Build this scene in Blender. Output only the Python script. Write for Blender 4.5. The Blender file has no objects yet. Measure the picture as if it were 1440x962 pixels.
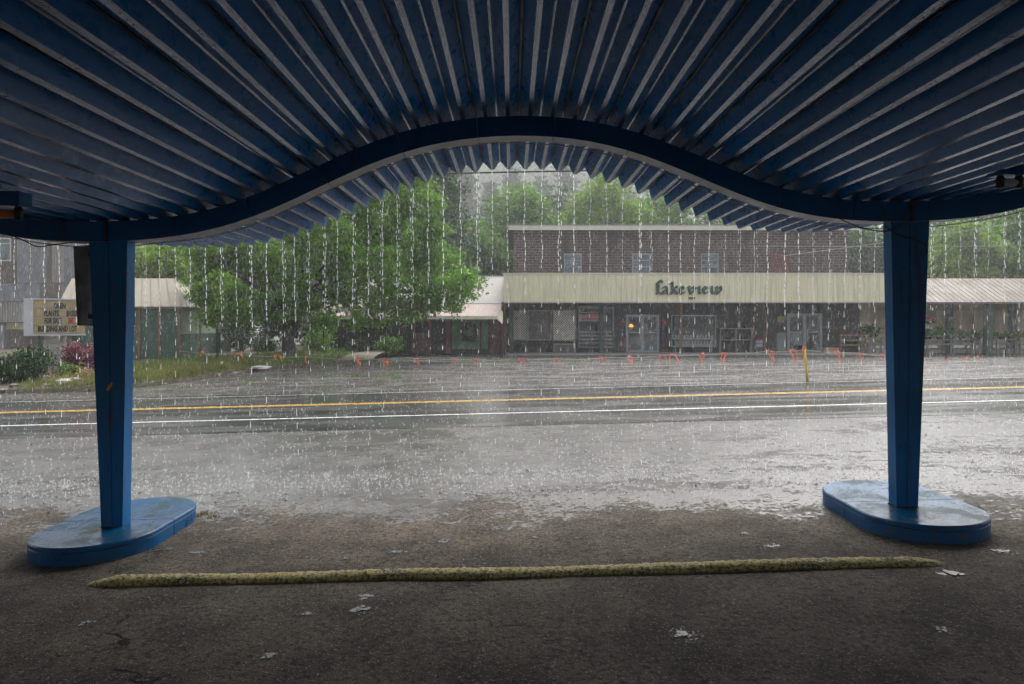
import bpy, math, random
import numpy as np
from mathutils import Vector, Matrix
R = math.radians
rnd = random.Random(7)
rng = np.random.default_rng(11)
scene = bpy.context.scene
col = scene.collection

# ------------------------------------------------------------------ camera, sky, sun, exposure
EYE = 1.75
cam_d = bpy.data.cameras.new('camera')
cam = bpy.data.objects.new('camera', cam_d)
col.objects.link(cam)
cam.location = (0, 0, EYE)
cam.rotation_euler = (R(90), 0, 0)
cam_d.lens = 24
cam_d.sensor_width = 36
cam_d.shift_y = -28 / 1440
cam_d.clip_start = 0.05
cam_d.clip_end = 2000
scene.camera = cam

world = bpy.data.worlds.new('World')
scene.world = world
world.use_nodes = True
wn = world.node_tree
wn.nodes.clear()
w_out = wn.nodes.new('ShaderNodeOutputWorld')
w_bg = wn.nodes.new('ShaderNodeBackground')
w_hs = wn.nodes.new('ShaderNodeHueSaturation')
w_sky = wn.nodes.new('ShaderNodeTexSky')
w_sky.sky_type = 'NISHITA'
w_sky.sun_disc = False
w_sky.sun_elevation = R(54)
w_sky.sun_rotation = R(25)
w_sky.air_density = 1.0
w_sky.dust_density = 6.0
w_sky.ozone_density = 1.0
w_hs.inputs['Saturation'].default_value = 0.30
w_bg.inputs['Strength'].default_value = 0.15
wn.links.new(w_sky.outputs[0], w_hs.inputs['Color'])
wn.links.new(w_hs.outputs[0], w_bg.inputs['Color'])
wn.links.new(w_bg.outputs[0], w_out.inputs['Surface'])

sun_d = bpy.data.lights.new('sun', 'SUN')
sun_d.energy = 0.7
sun_d.angle = R(40)
sun_d.color = (1.0, 0.97, 0.93)
sun = bpy.data.objects.new('sun', sun_d)
col.objects.link(sun)
sun.rotation_euler = (R(90 - 54), 0, R(180 - 25))

scene.view_settings.view_transform = 'Standard'
scene.view_settings.look = 'None'
scene.view_settings.gamma = 1
scene.view_settings.exposure = 1.35
cy = scene.cycles
cy.max_bounces = 7
cy.diffuse_bounces = 4
cy.glossy_bounces = 3
cy.transmission_bounces = 4
cy.transparent_max_bounces = 6
cy.volume_bounces = 1
cy.use_denoising = True
cy.sample_clamp_indirect = 4

# ------------------------------------------------------------------ materials
def nt(name):
    m = bpy.data.materials.new(name)
    m.use_nodes = True
    t = m.node_tree
    t.nodes.clear()
    o = t.nodes.new('ShaderNodeOutputMaterial')
    p = t.nodes.new('ShaderNodeBsdfPrincipled')
    t.links.new(p.outputs[0], o.inputs['Surface'])
    return m, t, p, o

def node(t, kind, **kw):
    n = t.nodes.new(kind)
    for k, v in kw.items():
        setattr(n, k, v)
    return n

def pos_of(t):
    return node(t, 'ShaderNodeNewGeometry').outputs['Position']

def noise(t, vec, scale, detail=3, rough=0.55, dist=0.0, sc3=None):
    if sc3:
        mp = node(t, 'ShaderNodeMapping')
        mp.inputs['Scale'].default_value = sc3
        t.links.new(vec, mp.inputs['Vector'])
        vec = mp.outputs[0]
    n = node(t, 'ShaderNodeTexNoise')
    n.inputs['Scale'].default_value = scale
    n.inputs['Detail'].default_value = detail
    n.inputs['Roughness'].default_value = rough
    n.inputs['Distortion'].default_value = dist
    t.links.new(vec, n.inputs['Vector'])
    return n.outputs['Fac']

def mrange(t, v, a, b, c=0.0, d=1.0):
    n = node(t, 'ShaderNodeMapRange')
    n.interpolation_type = 'SMOOTHSTEP'
    n.inputs['From Min'].default_value = a
    n.inputs['From Max'].default_value = b
    n.inputs['To Min'].default_value = c
    n.inputs['To Max'].default_value = d
    t.links.new(v, n.inputs['Value'])
    return n.outputs[0]

def math_(t, op, a, b):
    n = node(t, 'ShaderNodeMath', operation=op)
    for i, v in enumerate((a, b)):
        if isinstance(v, (int, float)):
            n.inputs[i].default_value = v
        else:
            t.links.new(v, n.inputs[i])
    return n.outputs[0]

def mixc(t, f, a, b):
    n = node(t, 'ShaderNodeMix', data_type='RGBA')
    for s, v in ((0, f), (6, a), (7, b)):
        if isinstance(v, (int, float)):
            n.inputs[s].default_value = v
        elif isinstance(v, tuple):
            n.inputs[s].default_value = (v[0], v[1], v[2], 1)
        else:
            t.links.new(v, n.inputs[s])
    return n.outputs[2]

def mixf(t, f, a, b):
    n = node(t, 'ShaderNodeMix', data_type='FLOAT')
    for s, v in ((0, f), (2, a), (3, b)):
        if isinstance(v, (int, float)):
            n.inputs[s].default_value = v
        else:
            t.links.new(v, n.inputs[s])
    return n.outputs[0]

def bump(t, h, strength, dist=0.01):
    n = node(t, 'ShaderNodeBump')
    n.inputs['Distance'].default_value = dist
    if isinstance(strength, (int, float)):
        n.inputs['Strength'].default_value = strength
    else:
        t.links.new(strength, n.inputs['Strength'])
    t.links.new(h, n.inputs['Height'])
    return n.outputs[0]

def mul(c, k):
    return tuple(min(1, x * k) for x in c)

def mat(name, c, rough=0.5, var=0.25, scale=6, c2=None, amt=0.5, sc3=None, bmp=0.15, bscale=80, metal=0.0, spec=0.5):
    """surface colour with blotches, optional second wear colour and fine relief"""
    m, t, p, o = nt(name)
    P = pos_of(t)
    n1 = noise(t, P, scale, 5, 0.6, 0.2, sc3)
    cc = mixc(t, mrange(t, n1, 0.3, 0.7), mul(c, 1 - var), mul(c, 1 + var))
    if c2:
        n2 = noise(t, P, scale * 2.3, 6, 0.65, 0.3, sc3)
        cc = mixc(t, mrange(t, n2, 1 - amt - 0.06, 1 - amt + 0.06), cc, c2)
    t.links.new(cc, p.inputs['Base Color'])
    n3 = noise(t, P, bscale, 3)
    t.links.new(mrange(t, n1, 0.3, 0.7, rough * 0.8, min(1, rough * 1.25)), p.inputs['Roughness'])
    p.inputs['Metallic'].default_value = metal
    p.inputs['Specular IOR Level'].default_value = spec
    if bmp:
        t.links.new(bump(t, n3, bmp, 0.008), p.inputs['Normal'])
    return m

# --- asphalt of the lot: dry under the canopy, a broken film of rain water beyond its edge
def lot_material():
    m, t, p, o = nt('lot_asphalt')
    P = pos_of(t)
    sx = node(t, 'ShaderNodeSeparateXYZ')
    t.links.new(P, sx.inputs[0])
    Y = sx.outputs['Y']
    n1 = noise(t, P, 0.8, 5, 0.62, 0.5)
    n2 = noise(t, P, 5.0, 5, 0.65)
    wl = math_(t, 'ADD', Y, math_(t, 'MULTIPLY', math_(t, 'SUBTRACT', n1, 0.5), 3.4))
    wl = math_(t, 'ADD', wl, math_(t, 'MULTIPLY', math_(t, 'SUBTRACT', n2, 0.5), 1.5))
    grain = noise(t, P, 75, 3, 0.65)
    grain2 = noise(t, P, 26, 5, 0.72)
    n3 = noise(t, P, 13, 5, 0.7)
    wl = math_(t, 'ADD', wl, math_(t, 'MULTIPLY', math_(t, 'SUBTRACT', grain2, 0.5), 1.3))
    wl = math_(t, 'ADD', wl, math_(t, 'MULTIPLY', math_(t, 'SUBTRACT', n3, 0.5), 1.5))
    wet = mrange(t, wl, 6.02, 6.55)
    speck = mrange(t, grain, 0.56, 0.68)
    blot = noise(t, P, 1.7, 6, 0.6)
    dry = mixc(t, mrange(t, blot, 0.3, 0.7), (0.046, 0.038, 0.029), (0.135, 0.112, 0.086))
    dry = mixc(t, math_(t, 'MULTIPLY', speck, 0.9), dry, (0.38, 0.33, 0.27))
    dark = mrange(t, grain2, 0.38, 0.52, 1.0, 0.0)
    dry = mixc(t, math_(t, 'MULTIPLY', dark, 0.75), dry, (0.012, 0.011, 0.011))
    # long cracks
    vc = node(t, 'ShaderNodeTexVoronoi', feature='DISTANCE_TO_EDGE')
    vc.inputs['Scale'].default_value = 0.42
    wob = node(t, 'ShaderNodeVectorMath', operation='ADD')
    wn_ = node(t, 'ShaderNodeTexNoise')
    wn_.inputs['Scale'].default_value = 2.2
    wn_.inputs['Detail'].default_value = 6
    t.links.new(P, wn_.inputs['Vector'])
    t.links.new(P, wob.inputs[0])
    t.links.new(wn_.outputs['Color'], wob.inputs[1])
    t.links.new(wob.outputs[0], vc.inputs['Vector'])
    crack = mrange(t, vc.outputs['Distance'], 0.002, 0.010, 1.0, 0.0)
    crack = math_(t, 'MULTIPLY', crack, mrange(t, n1, 0.52, 0.66))
    wetc = mixc(t, mrange(t, blot, 0.35, 0.65), (0.040, 0.039, 0.036), (0.085, 0.082, 0.076))
    wetc = mixc(t, math_(t, 'MULTIPLY', speck, 0.5), wetc, (0.20, 0.19, 0.18))
    cc = mixc(t, wet, dry, wetc)
    cc = mixc(t, crack, cc, (0.008, 0.008, 0.008))
    # depth of the water film, drawn out along the road
    d1 = noise(t, P, 1.0, 6, 0.62, 0.6, (0.42, 1.25, 1))
    d2 = noise(t, P, 7.0, 5, 0.7, 0.3, (0.8, 1.0, 1))
    film = math_(t, 'ADD', math_(t, 'MULTIPLY', math_(t, 'SUBTRACT', d1, 0.475), 4.6), 0.52)
    film = math_(t, 'ADD', film, math_(t, 'MULTIPLY', math_(t, 'SUBTRACT', d2, 0.5), 3.8))
    film = math_(t, 'ADD', film, math_(t, 'MULTIPLY', math_(t, 'SUBTRACT', grain2, 0.5), 2.6))
    film = math_(t, 'MULTIPLY', mrange(t, film, 0.22, 0.50), wet)
    rw = mixf(t, film, 0.55, 0.19)
    t.links.new(mixf(t, wet, 0.88, rw), p.inputs['Roughness'])
    t.links.new(cc, p.inputs['Base Color'])
    t.links.new(mixf(t, wet, 0.25, mixf(t, film, 0.14, 0.65)), p.inputs['Specular IOR Level'])
    h = math_(t, 'ADD', math_(t, 'MULTIPLY', grain2, 1.0), math_(t, 'MULTIPLY', grain, 0.5))
    h = math_(t, 'SUBTRACT', h, math_(t, 'MULTIPLY', crack, 1.5))
    st = mixf(t, film, 0.9, 0.16)
    t.links.new(bump(t, h, st, 0.02), p.inputs['Normal'])
    return m

def road_material():
    m, t, p, o = nt('road_asphalt')
    P = pos_of(t)
    b = noise(t, P, 1.2, 6, 0.6, 0.4, (0.3, 1.5, 1))
    g = noise(t, P, 60, 3)
    g2 = noise(t, P, 14, 4, 0.6, 0.0, (0.6, 1.4, 1))
    cc = mixc(t, mrange(t, b, 0.3, 0.7), (0.030, 0.031, 0.033), (0.062, 0.062, 0.062))
    t.links.new(cc, p.inputs['Base Color'])
    t.links.new(mixf(t, mrange(t, b, 0.35, 0.65), 0.10, 0.24), p.inputs['Roughness'])
    h = math_(t, 'ADD', g, g2)
    t.links.new(bump(t, h, 0.10, 0.01), p.inputs['Normal'])
    return m

def leaf_material(name, ca, cb, trans=0.42, rough=0.42):
    green = cb[1] > cb[0] * 1.3
    m, t, p, o = nt(name)
    g = node(t, 'ShaderNodeNewGeometry')
    n = noise(t, g.outputs['Position'], 0.9, 3)
    f = math_(t, 'ADD', math_(t, 'MULTIPLY', g.outputs['Random Per Island'], 0.5), math_(t, 'MULTIPLY', mrange(t, n, 0.35, 0.65), 0.55))
    c = mixc(t, f, ca, cb)
    t.links.new(c, p.inputs['Base Color'])
    p.inputs['Roughness'].default_value = rough + .1
    p.inputs['Specular IOR Level'].default_value = 0.25
    tr = node(t, 'ShaderNodeBsdfTranslucent')
    t.links.new(mixc(t, 0.5, c, (0.10, 0.22, 0.012)) if trans > .3 and green else c, tr.inputs['Color'])
    mx = node(t, 'ShaderNodeMixShader')
    mx.inputs[0].default_value = trans
    t.links.new(p.outputs[0], mx.inputs[1])
    t.links.new(tr.outputs[0], mx.inputs[2])
    t.links.new(mx.outputs[0], o.inputs['Surface'])
    return m

def water_material(name, a=0.5, clear=0.3):
    m, t, p, o = nt(name)
    p.inputs['Base Color'].default_value = (0.93, 0.94, 0.95, 1)
    p.inputs['Roughness'].default_value = 0.12
    tr = node(t, 'ShaderNodeBsdfTranslucent')
    tr.inputs['Color'].default_value = (0.95, 0.96, 0.97, 1)
    n = noise(t, pos_of(t), 40, 2)
    mx = node(t, 'ShaderNodeMixShader')
    t.links.new(mrange(t, n, 0.3, 0.7, a - 0.15, a + 0.15), mx.inputs[0])
    t.links.new(p.outputs[0], mx.inputs[1])
    t.links.new(tr.outputs[0], mx.inputs[2])
    cl_ = node(t, 'ShaderNodeBsdfTransparent')
    m2 = node(t, 'ShaderNodeMixShader')
    t.links.new(mrange(t, n, 0.35, 0.65, clear - 0.2, clear + 0.2), m2.inputs[0])
    t.links.new(mx.outputs[0], m2.inputs[1])
    t.links.new(cl_.outputs[0], m2.inputs[2])
    t.links.new(m2.outputs[0], o.inputs['Surface'])
    return m

def glass_material():
    m, t, p, o = nt('window_glass')
    gl = node(t, 'ShaderNodeBsdfGlossy')
    gl.inputs['Roughness'].default_value = 0.04
    gl.inputs['Color'].default_value = (0.9, 0.95, 0.97, 1)
    tr = node(t, 'ShaderNodeBsdfTransparent')
    tr.inputs['Color'].default_value = (0.62, 0.68, 0.70, 1)
    n = noise(t, pos_of(t), 2.0, 3)
    mx = node(t, 'ShaderNodeMixShader')
    t.links.new(mrange(t, n, 0.3, 0.7, 0.06, 0.14), mx.inputs[0])
    t.links.new(tr.outputs[0], mx.inputs[1])
    t.links.new(gl.outputs[0], mx.inputs[2])
    t.links.new(mx.outputs[0], o.inputs['Surface'])
    return m

def brick_material():
    m, t, p, o = nt('brown_brick')
    P = pos_of(t)
    sx = node(t, 'ShaderNodeSeparateXYZ')
    t.links.new(P, sx.inputs[0])
    cb = node(t, 'ShaderNodeCombineXYZ')
    t.links.new(math_(t, 'ADD', sx.outputs['X'], sx.outputs['Y']), cb.inputs['X'])
    t.links.new(sx.outputs['Z'], cb.inputs['Y'])
    b = node(t, 'ShaderNodeTexBrick')
    b.inputs['Scale'].default_value = 1.0
    b.inputs['Brick Width'].default_value = 0.42
    b.inputs['Row Height'].default_value = 0.165
    b.inputs['Mortar Size'].default_value = 0.020
    b.inputs['Mortar Smooth'].default_value = 0.3
    b.inputs['Color1'].default_value = (0.105, 0.060, 0.045, 1)
    b.inputs['Color2'].default_value = (0.060, 0.038, 0.032, 1)
    b.inputs['Mortar'].default_value = (0.165, 0.145, 0.13, 1)
    b.inputs['Bias'].default_value = 0.1
    t.links.new(cb.outputs[0], b.inputs['Vector'])
    n = noise(t, P, 0.7, 5)
    n2 = noise(t, P, 0.9, 5, 0.6, 0.2, (1.5, 1.5, 0.35))
    c = mixc(t, mrange(t, n, 0.35, 0.75, 0, 0.5), b.outputs['Color'], (0.05, 0.033, 0.03))
    c = mixc(t, mrange(t, n2, 0.5, 0.7, 0, 0.6), c, (0.035, 0.028, 0.027))
    t.links.new(c, p.inputs['Base Color'])
    p.inputs['Roughness'].default_value = 0.7
    t.links.new(bump(t, b.outputs['Fac'], -0.5, 0.02), p.inputs['Normal'])
    return m

def paint_material(name, c, rust, rough, speck=0.0, pale_bounce=None, dirt=0.35, streak=0.0, spec=0.5):
    """glossy old enamel: optional painted-in bounce light, dirt, rust spots and mildew speckle"""
    m, t, p, o = nt(name)
    P = pos_of(t)
    a = noise(t, P, 1.6, 5, 0.6, 0.3, (1, 0.35, 1))
    b = noise(t, P, 11, 6, 0.68, 0.2, (1, 0.5, 1))
    d = noise(t, P, 60, 4, 0.7, 0.0, (1, 0.6, 1))
    cc = mixc(t, mrange(t, a, 0.3, 0.7), mul(c, 0.85), mul(c, 1.12))
    if pale_bounce:
        cc = mixc(t, mrange(t, b, 0.45, 0.75, 0, 0.75), cc, pale_bounce)
    cc = mixc(t, mrange(t, b, 0.66, 0.76, 0, dirt), cc, rust)
    if speck:
        cc = mixc(t, mrange(t, d, 0.55, 0.64, 0, speck), cc, (0.02, 0.018, 0.018))
    p.inputs['Specular IOR Level'].default_value = spec
    if streak:
        k = noise(t, P, 1.0, 5, 0.65, 0.2, (22, 22, 1.1))
        k2 = noise(t, P, 30, 5, 0.7)
        cc = mixc(t, mrange(t, k, 0.54, 0.72, 0, streak), cc, (0.028, 0.022, 0.018))
        cc = mixc(t, mrange(t, math_(t, 'ADD', math_(t, 'MULTIPLY', k, .5), math_(t, 'MULTIPLY', k2, .6)), 0.64, 0.68, 0, 0.9), cc, (0.10, 0.055, 0.028))
    t.links.new(cc, p.inputs['Base Color'])
    t.links.new(mixf(t, mrange(t, b, 0.35, 0.7), rough, rough * 1.8), p.inputs['Roughness'])
    t.links.new(bump(t, math_(t, 'ADD', b, math_(t, 'MULTIPLY', d, 0.3)), 0.12, 0.01), p.inputs['Normal'])
    return m

def curb_material():
    m, t, p, o = nt('curb_yellow')
    P = pos_of(t)
    g = node(t, 'ShaderNodeNewGeometry')
    sx = node(t, 'ShaderNodeSeparateXYZ')
    t.links.new(g.outputs['Normal'], sx.inputs[0])
    a = noise(t, P, 3.5, 5, 0.6)
    b = noise(t, P, 42, 5, 0.75)
    d = noise(t, P, 80, 3, 0.7)
    c = mixc(t, mrange(t, a, 0.35, 0.65), (0.50, 0.43, 0.17), (0.66, 0.58, 0.28))
    # moss keeps to the damp lower flank
    ms = math_(t, 'ADD', math_(t, 'MULTIPLY', sx.outputs['Z'], -1.0), math_(t, 'MULTIPLY', b, 1.4))
    c = mixc(t, mrange(t, ms, 0.30, 0.55, 0, 0.85), c, (0.20, 0.17, 0.015))
    c = mixc(t, mrange(t, b, 0.49, 0.57, 0, 0.85), c, (0.055, 0.048, 0.035))
    c = mixc(t, mrange(t, math_(t, 'ADD', math_(t, 'MULTIPLY', a, .6), math_(t, 'MULTIPLY', d, .5)), 0.58, 0.66, 0, 0.85), c, (0.03, 0.028, 0.025))
    t.links.new(c, p.inputs['Base Color'])
    p.inputs['Roughness'].default_value = 0.85
    t.links.new(bump(t, math_(t, 'ADD', b, d), 0.9, 0.012), p.inputs['Normal'])
    return m
def rib_flat_material():  # paler half-metallic colour puts the wet-ground reflection into the flats
    m, t, p, o = nt('rib_flat_pale_reflection')
    P = pos_of(t)
    a = noise(t, P, 1.0, 4, 0.6, 0.0, (160, 0.4, 40))
    b = noise(t, P, 3.0, 5, 0.65, 0.0, (1, 0.5, 1))
    d = noise(t, P, 55, 4, 0.7, 0.0, (1, 0.7, 1))
    c = mixc(t, mrange(t, b, 0.35, 0.65), (0.085, 0.105, 0.16), (0.17, 0.19, 0.245))
    c = mixc(t, mrange(t, a, 0.52, 0.62, 0, 0.75), c, (0.02, 0.028, 0.05))
    c = mixc(t, mrange(t, d, 0.56, 0.64, 0, 0.85), c, (0.012, 0.012, 0.016))
    t.links.new(c, p.inputs['Base Color'])
    p.inputs['Metallic'].default_value = 0.45
    p.inputs['Specular IOR Level'].default_value = 0.8
    t.links.new(mrange(t, b, 0.35, 0.65, 0.10, 0.22), p.inputs['Roughness'])
    t.links.new(bump(t, math_(t, 'ADD', a, d), 0.15, 0.006), p.inputs['Normal'])
    return m
def island_side_material():
    m, t, p, o = nt('island_side_blue')
    P = pos_of(t)
    a = noise(t, P, 2.5, 5, 0.65, 0.3)
    b = noise(t, P, 13, 6, 0.72, 0.6, (1, 1, 1.5))
    d = noise(t, P, 70, 4, 0.7)
    c = mixc(t, mrange(t, a, 0.35, 0.65), (0.001, 0.062, 0.18), (0.003, 0.105, 0.28))
    c = mixc(t, mrange(t, d, 0.58, 0.66, 0, 0.5), c, (0.008, 0.02, 0.035))
    ch = math_(t, 'ADD', math_(t, 'MULTIPLY', b, 0.8), math_(t, 'MULTIPLY', a, 0.3))
    c = mixc(t, mrange(t, ch, 0.625, 0.645, 0, 0.9), c, (0.15, 0.115, 0.075))
    c = mixc(t, mrange(t, ch, 0.60, 0.622, 0, 0.35), c, (0.02, 0.03, 0.035))
    t.links.new(c, p.inputs['Base Color'])
    p.inputs['Specular IOR Level'].default_value = 0.3
    t.links.new(mrange(t, a, 0.3, 0.7, 0.25, 0.5), p.inputs['Roughness'])
    t.links.new(bump(t, math_(t, 'ADD', b, math_(t, 'MULTIPLY', d, 0.4)), 0.3, 0.012), p.inputs['Normal'])
    return m
def island_top_material():
    m, t, p, o = nt('island_top_wet')
    P = pos_of(t)
    a = noise(t, P, 3.2, 6, 0.7, 0.5)
    b = noise(t, P, 14, 6, 0.72, 0.4)
    d = noise(t, P, 55, 3, 0.65)
    cc = mixc(t, mrange(t, a, 0.36, 0.68), (0.003, 0.075, 0.19), (0.012, 0.045, 0.055))
    cc = mixc(t, mrange(t, b, 0.60, 0.72, 0, 0.6), cc, (0.03, 0.07, 0.08))
    cc = mixc(t, mrange(t, d, 0.62, 0.72, 0, 0.6), cc, (0.012, 0.014, 0.016))
    t.links.new(cc, p.inputs['Base Color'])
    w = mrange(t, math_(t, 'ADD', a, math_(t, 'MULTIPLY', math_(t, 'SUBTRACT', d, 0.5), 0.25)), 0.40, 0.62)
    t.links.new(mixf(t, w, 0.14, 0.36), p.inputs['Roughness'])
    t.links.new(mixf(t, w, 0.13, 0.06), p.inputs['Specular IOR Level'])
    t.links.new(bump(t, math_(t, 'ADD', b, math_(t, 'MULTIPLY', d, 0.3)), mixf(t, w, 0.02, 0.10), 0.01), p.inputs['Normal'])
    return m
BLUE = (0.002, 0.145, 0.39)
M = {}
M['lot'] = lot_material()
M['road'] = road_material()
M['blue'] = paint_material('blue_enamel', BLUE, (0.06, 0.05, 0.04), 0.28, 0.25, None, 0.45, 0.6, 0.28)
M['beam'] = paint_material('beam_blue', (0.001, 0.095, 0.27), (0.02, 0.03, 0.04), 0.34, 0.1, None, 0.3, 0.4, 0.25)
M['beam_under'] = paint_material('beam_underside_bounce', (0.17, 0.18, 0.20), (0.08, 0.06, 0.045), 0.3, 0.4, (0.30, 0.30, 0.30))  # ground light on the underside painted in as a paler colour
M['rib_side'] = paint_material('rib_side_blue', (0.001, 0.108, 0.335), (0.01, 0.045, 0.09), 0.24, 0.25, None, 0.22, 0.0, 0.3)
M['rib_flat'] = rib_flat_material()
M['seam'] = mat('seam_sealant', (0.012, 0.012, 0.014), 0.6)
M['island'] = island_side_material()
M['island_top'] = island_top_material()
M['black'] = mat('black_paint', (0.012, 0.012, 0.013), 0.6)
M['curb'] = curb_material()
M['yellow'] = mat('yellow_line', (0.72, 0.42, 0.05), 0.30, 0.15, 9, (0.22, 0.17, 0.09), 0.42)
M['white_line'] = mat('white_line', (0.78, 0.78, 0.76), 0.30, 0.08, 9, (0.25, 0.25, 0.25), 0.42)
M['faded_line'] = mat('faded_white_line', (0.35, 0.35, 0.34), 0.30, 0.2, 9, (0.06, 0.06, 0.06), 0.45)
M['cream'] = mat('cream_metal', (0.70, 0.65, 0.45), 0.42, 0.08, 1.6, (0.56, 0.51, 0.35), 0.42, (3, 3, 0.25), 0.03, 20)
M['cream_trim'] = mat('cream_trim', (0.62, 0.60, 0.45), 0.45, 0.08, 2)
M['white_metal'] = mat('white_metal', (0.50, 0.47, 0.43), 0.40, 0.05, 1)
M['tan_metal'] = mat('tan_metal', (0.125, 0.103, 0.075), 0.5, 0.08, 1, None, 0.5, None, 0.1, 40, 0.0, 0.2)
M['beige_roof'] = mat('beige_roof_metal', (0.28, 0.255, 0.195), 0.5, 0.08, 1, None, 0.5, None, 0.1, 40, 0.0, 0.25)
M['brick'] = brick_material()
M['shingle'] = mat('pinkish_shingles', (0.36, 0.29, 0.26), 0.75, 0.22, 4, None, 0.5, (1, 4, 4), 0.6, 25)
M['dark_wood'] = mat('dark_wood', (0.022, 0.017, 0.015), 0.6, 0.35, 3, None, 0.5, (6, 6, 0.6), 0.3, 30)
M['maroon'] = mat('maroon_boards', (0.11, 0.022, 0.022), 0.55, 0.3, 3, None, 0.5, (6, 6, 0.6), 0.2, 30)
M['green_board'] = mat('green_board', (0.05, 0.16, 0.06), 0.5, 0.25, 2)
M['green_post'] = mat('green_post', (0.025, 0.055, 0.04), 0.5, 0.25, 3)
M['brown_wood'] = mat('brown_wood', (0.16, 0.09, 0.045), 0.6, 0.3, 4, None, 0.5, (5, 5, 0.7))
M['grey_wood'] = mat('grey_wood', (0.20, 0.19, 0.18), 0.65, 0.25, 4, None, 0.5, (5, 5, 0.7))
M['tan_board'] = mat('tan_boards', (0.40, 0.33, 0.21), 0.6, 0.15, 2, None, 0.5, (5, 5, 0.5))
M['lattice'] = mat('lattice_white', (0.55, 0.52, 0.46), 0.5, 0.15, 4)
M['old_lattice'] = mat('lattice_worn', (0.16, 0.14, 0.125), 0.6, 0.3, 4)
M['alu'] = mat('aluminium', (0.25, 0.275, 0.285), 0.35, 0.12, 4, metal=0.35)
M['glass'] = glass_material()
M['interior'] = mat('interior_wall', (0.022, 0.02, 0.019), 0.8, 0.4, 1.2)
M['sign_green'] = mat('sign_green', (0.010, 0.060, 0.038), 0.45, 0.1)
M['weathered'] = mat('weathered_grey', (0.20, 0.20, 0.21), 0.7, 0.18, 1.5, (0.13, 0.125, 0.12), 0.4, (2, 2, 0.5))
M['weathered_brown'] = mat('weathered_brown', (0.155, 0.13, 0.105), 0.7, 0.2, 2, None, 0.5, (3, 3, 0.4))
M['weathered_pale'] = mat('weathered_pale', (0.30, 0.285, 0.26), 0.6, 0.2, 2, None, 0.5, (3, 3, 0.4))
M['concrete'] = mat('concrete_block', (0.30, 0.29, 0.27), 0.75, 0.15, 3)
M['letter_board'] = mat('letter_board', (0.40, 0.30, 0.11), 0.45, 0.15, 3)
M['sign_case'] = mat('sign_case', (0.42, 0.43, 0.45), 0.45, 0.08, 2)
M['letter_black'] = mat('letter_black', (0.02, 0.018, 0.018), 0.5)
M['letter_red'] = mat('letter_red', (0.42, 0.02, 0.06), 0.5)
M['mesh_green'] = mat('shade_cloth', (0.045, 0.085, 0.065), 0.7, 0.25, 1.2, None, 0.5, (2, 2, 0.5))
M['mesh_pale'] = mat('pale_shade_cloth', (0.20, 0.26, 0.19), 0.7, 0.15, 1.2)
M['bark'] = mat('wet_bark', (0.030, 0.025, 0.021), 0.55, 0.4, 5, None, 0.5, (3, 3, 0.5), 0.8, 25)
M['stone'] = mat('edging_stone', (0.13, 0.115, 0.10), 0.45, 0.3, 4, (0.10, 0.09, 0.08), 0.4, None, 0.5, 30)
M['soil'] = mat('bed_soil', (0.10, 0.075, 0.05), 0.7, 0.4, 3, (0.05, 0.06, 0.025), 0.45, None, 0.9, 22)
M['hill'] = mat('hill_ground', (0.03, 0.05, 0.022), 0.8, 0.3, 0.1)
M['orange'] = mat('orange_ribbon', (0.95, 0.16, 0.03), 0.35, 0.08, 20)
M['rope'] = mat('green_rope', (0.20, 0.28, 0.20), 0.5, 0.2)
M['pale_rope'] = mat('pale_rope', (0.45, 0.42, 0.36), 0.5, 0.2)
M['yellow_post'] = mat('yellow_post', (0.62, 0.45, 0.06), 0.4, 0.2, 6, (0.25, 0.25, 0.12), 0.36)
M['steel'] = mat('rusty_stake', (0.07, 0.05, 0.04), 0.6, 0.3)
M['cable'] = mat('black_cable', (0.015, 0.015, 0.016), 0.5)
M['grey_wire'] = mat('grey_wire', (0.25, 0.25, 0.26), 0.45)
M['worn_cable'] = mat('old_white_cable', (0.33, 0.31, 0.26), 0.5)
M['amber'] = mat('amber_tube', (0.55, 0.17, 0.03), 0.25, 0.15)
M['tube'] = mat('white_tube', (0.55, 0.56, 0.58), 0.2, 0.1)
M['pot'] = mat('nursery_pot', (0.03, 0.025, 0.022), 0.5)
M['card'] = mat('cardboard', (0.30, 0.19, 0.12), 0.7, 0.15)
M['red'] = mat('red_plastic', (0.50, 0.04, 0.05), 0.4, 0.1)
M['blue_plastic'] = mat('blue_plastic', (0.04, 0.10, 0.35), 0.4, 0.1)
M['poster'] = mat('faded_poster', (0.20, 0.26, 0.32), 0.6, 0.3, 5, (0.42, 0.36, 0.16), 0.42)
M['poster2'] = mat('blue_poster', (0.06, 0.10, 0.22), 0.6, 0.3, 5)
M['sign_white'] = mat('sign_white', (0.24, 0.265, 0.25), 0.5, 0.1)
M['sign_yellow'] = mat('sign_yellow', (0.33, 0.25, 0.08), 0.5, 0.15)
M['sill'] = mat('pale_stone_sill', (0.38, 0.36, 0.33), 0.6, 0.15)
M['leaf_main'] = leaf_material('leaves_main', (0.032, 0.115, 0.009), (0.17, 0.32, 0.026))
M['leaf_young'] = leaf_material('leaves_young', (0.05, 0.14, 0.012), (0.20, 0.33, 0.035))
M['leaf_back'] = leaf_material('leaves_back', (0.035, 0.11, 0.015), (0.15, 0.27, 0.035))
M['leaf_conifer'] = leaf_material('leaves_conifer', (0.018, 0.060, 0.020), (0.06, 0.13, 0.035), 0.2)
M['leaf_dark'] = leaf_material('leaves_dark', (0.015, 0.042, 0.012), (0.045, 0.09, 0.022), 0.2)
M['leaf_bright'] = leaf_material('leaves_bright', (0.07, 0.16, 0.012), (0.25, 0.36, 0.035))
M['leaf_far'] = leaf_material('leaves_far', (0.05, 0.10, 0.035), (0.15, 0.22, 0.07), 0.2)
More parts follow.
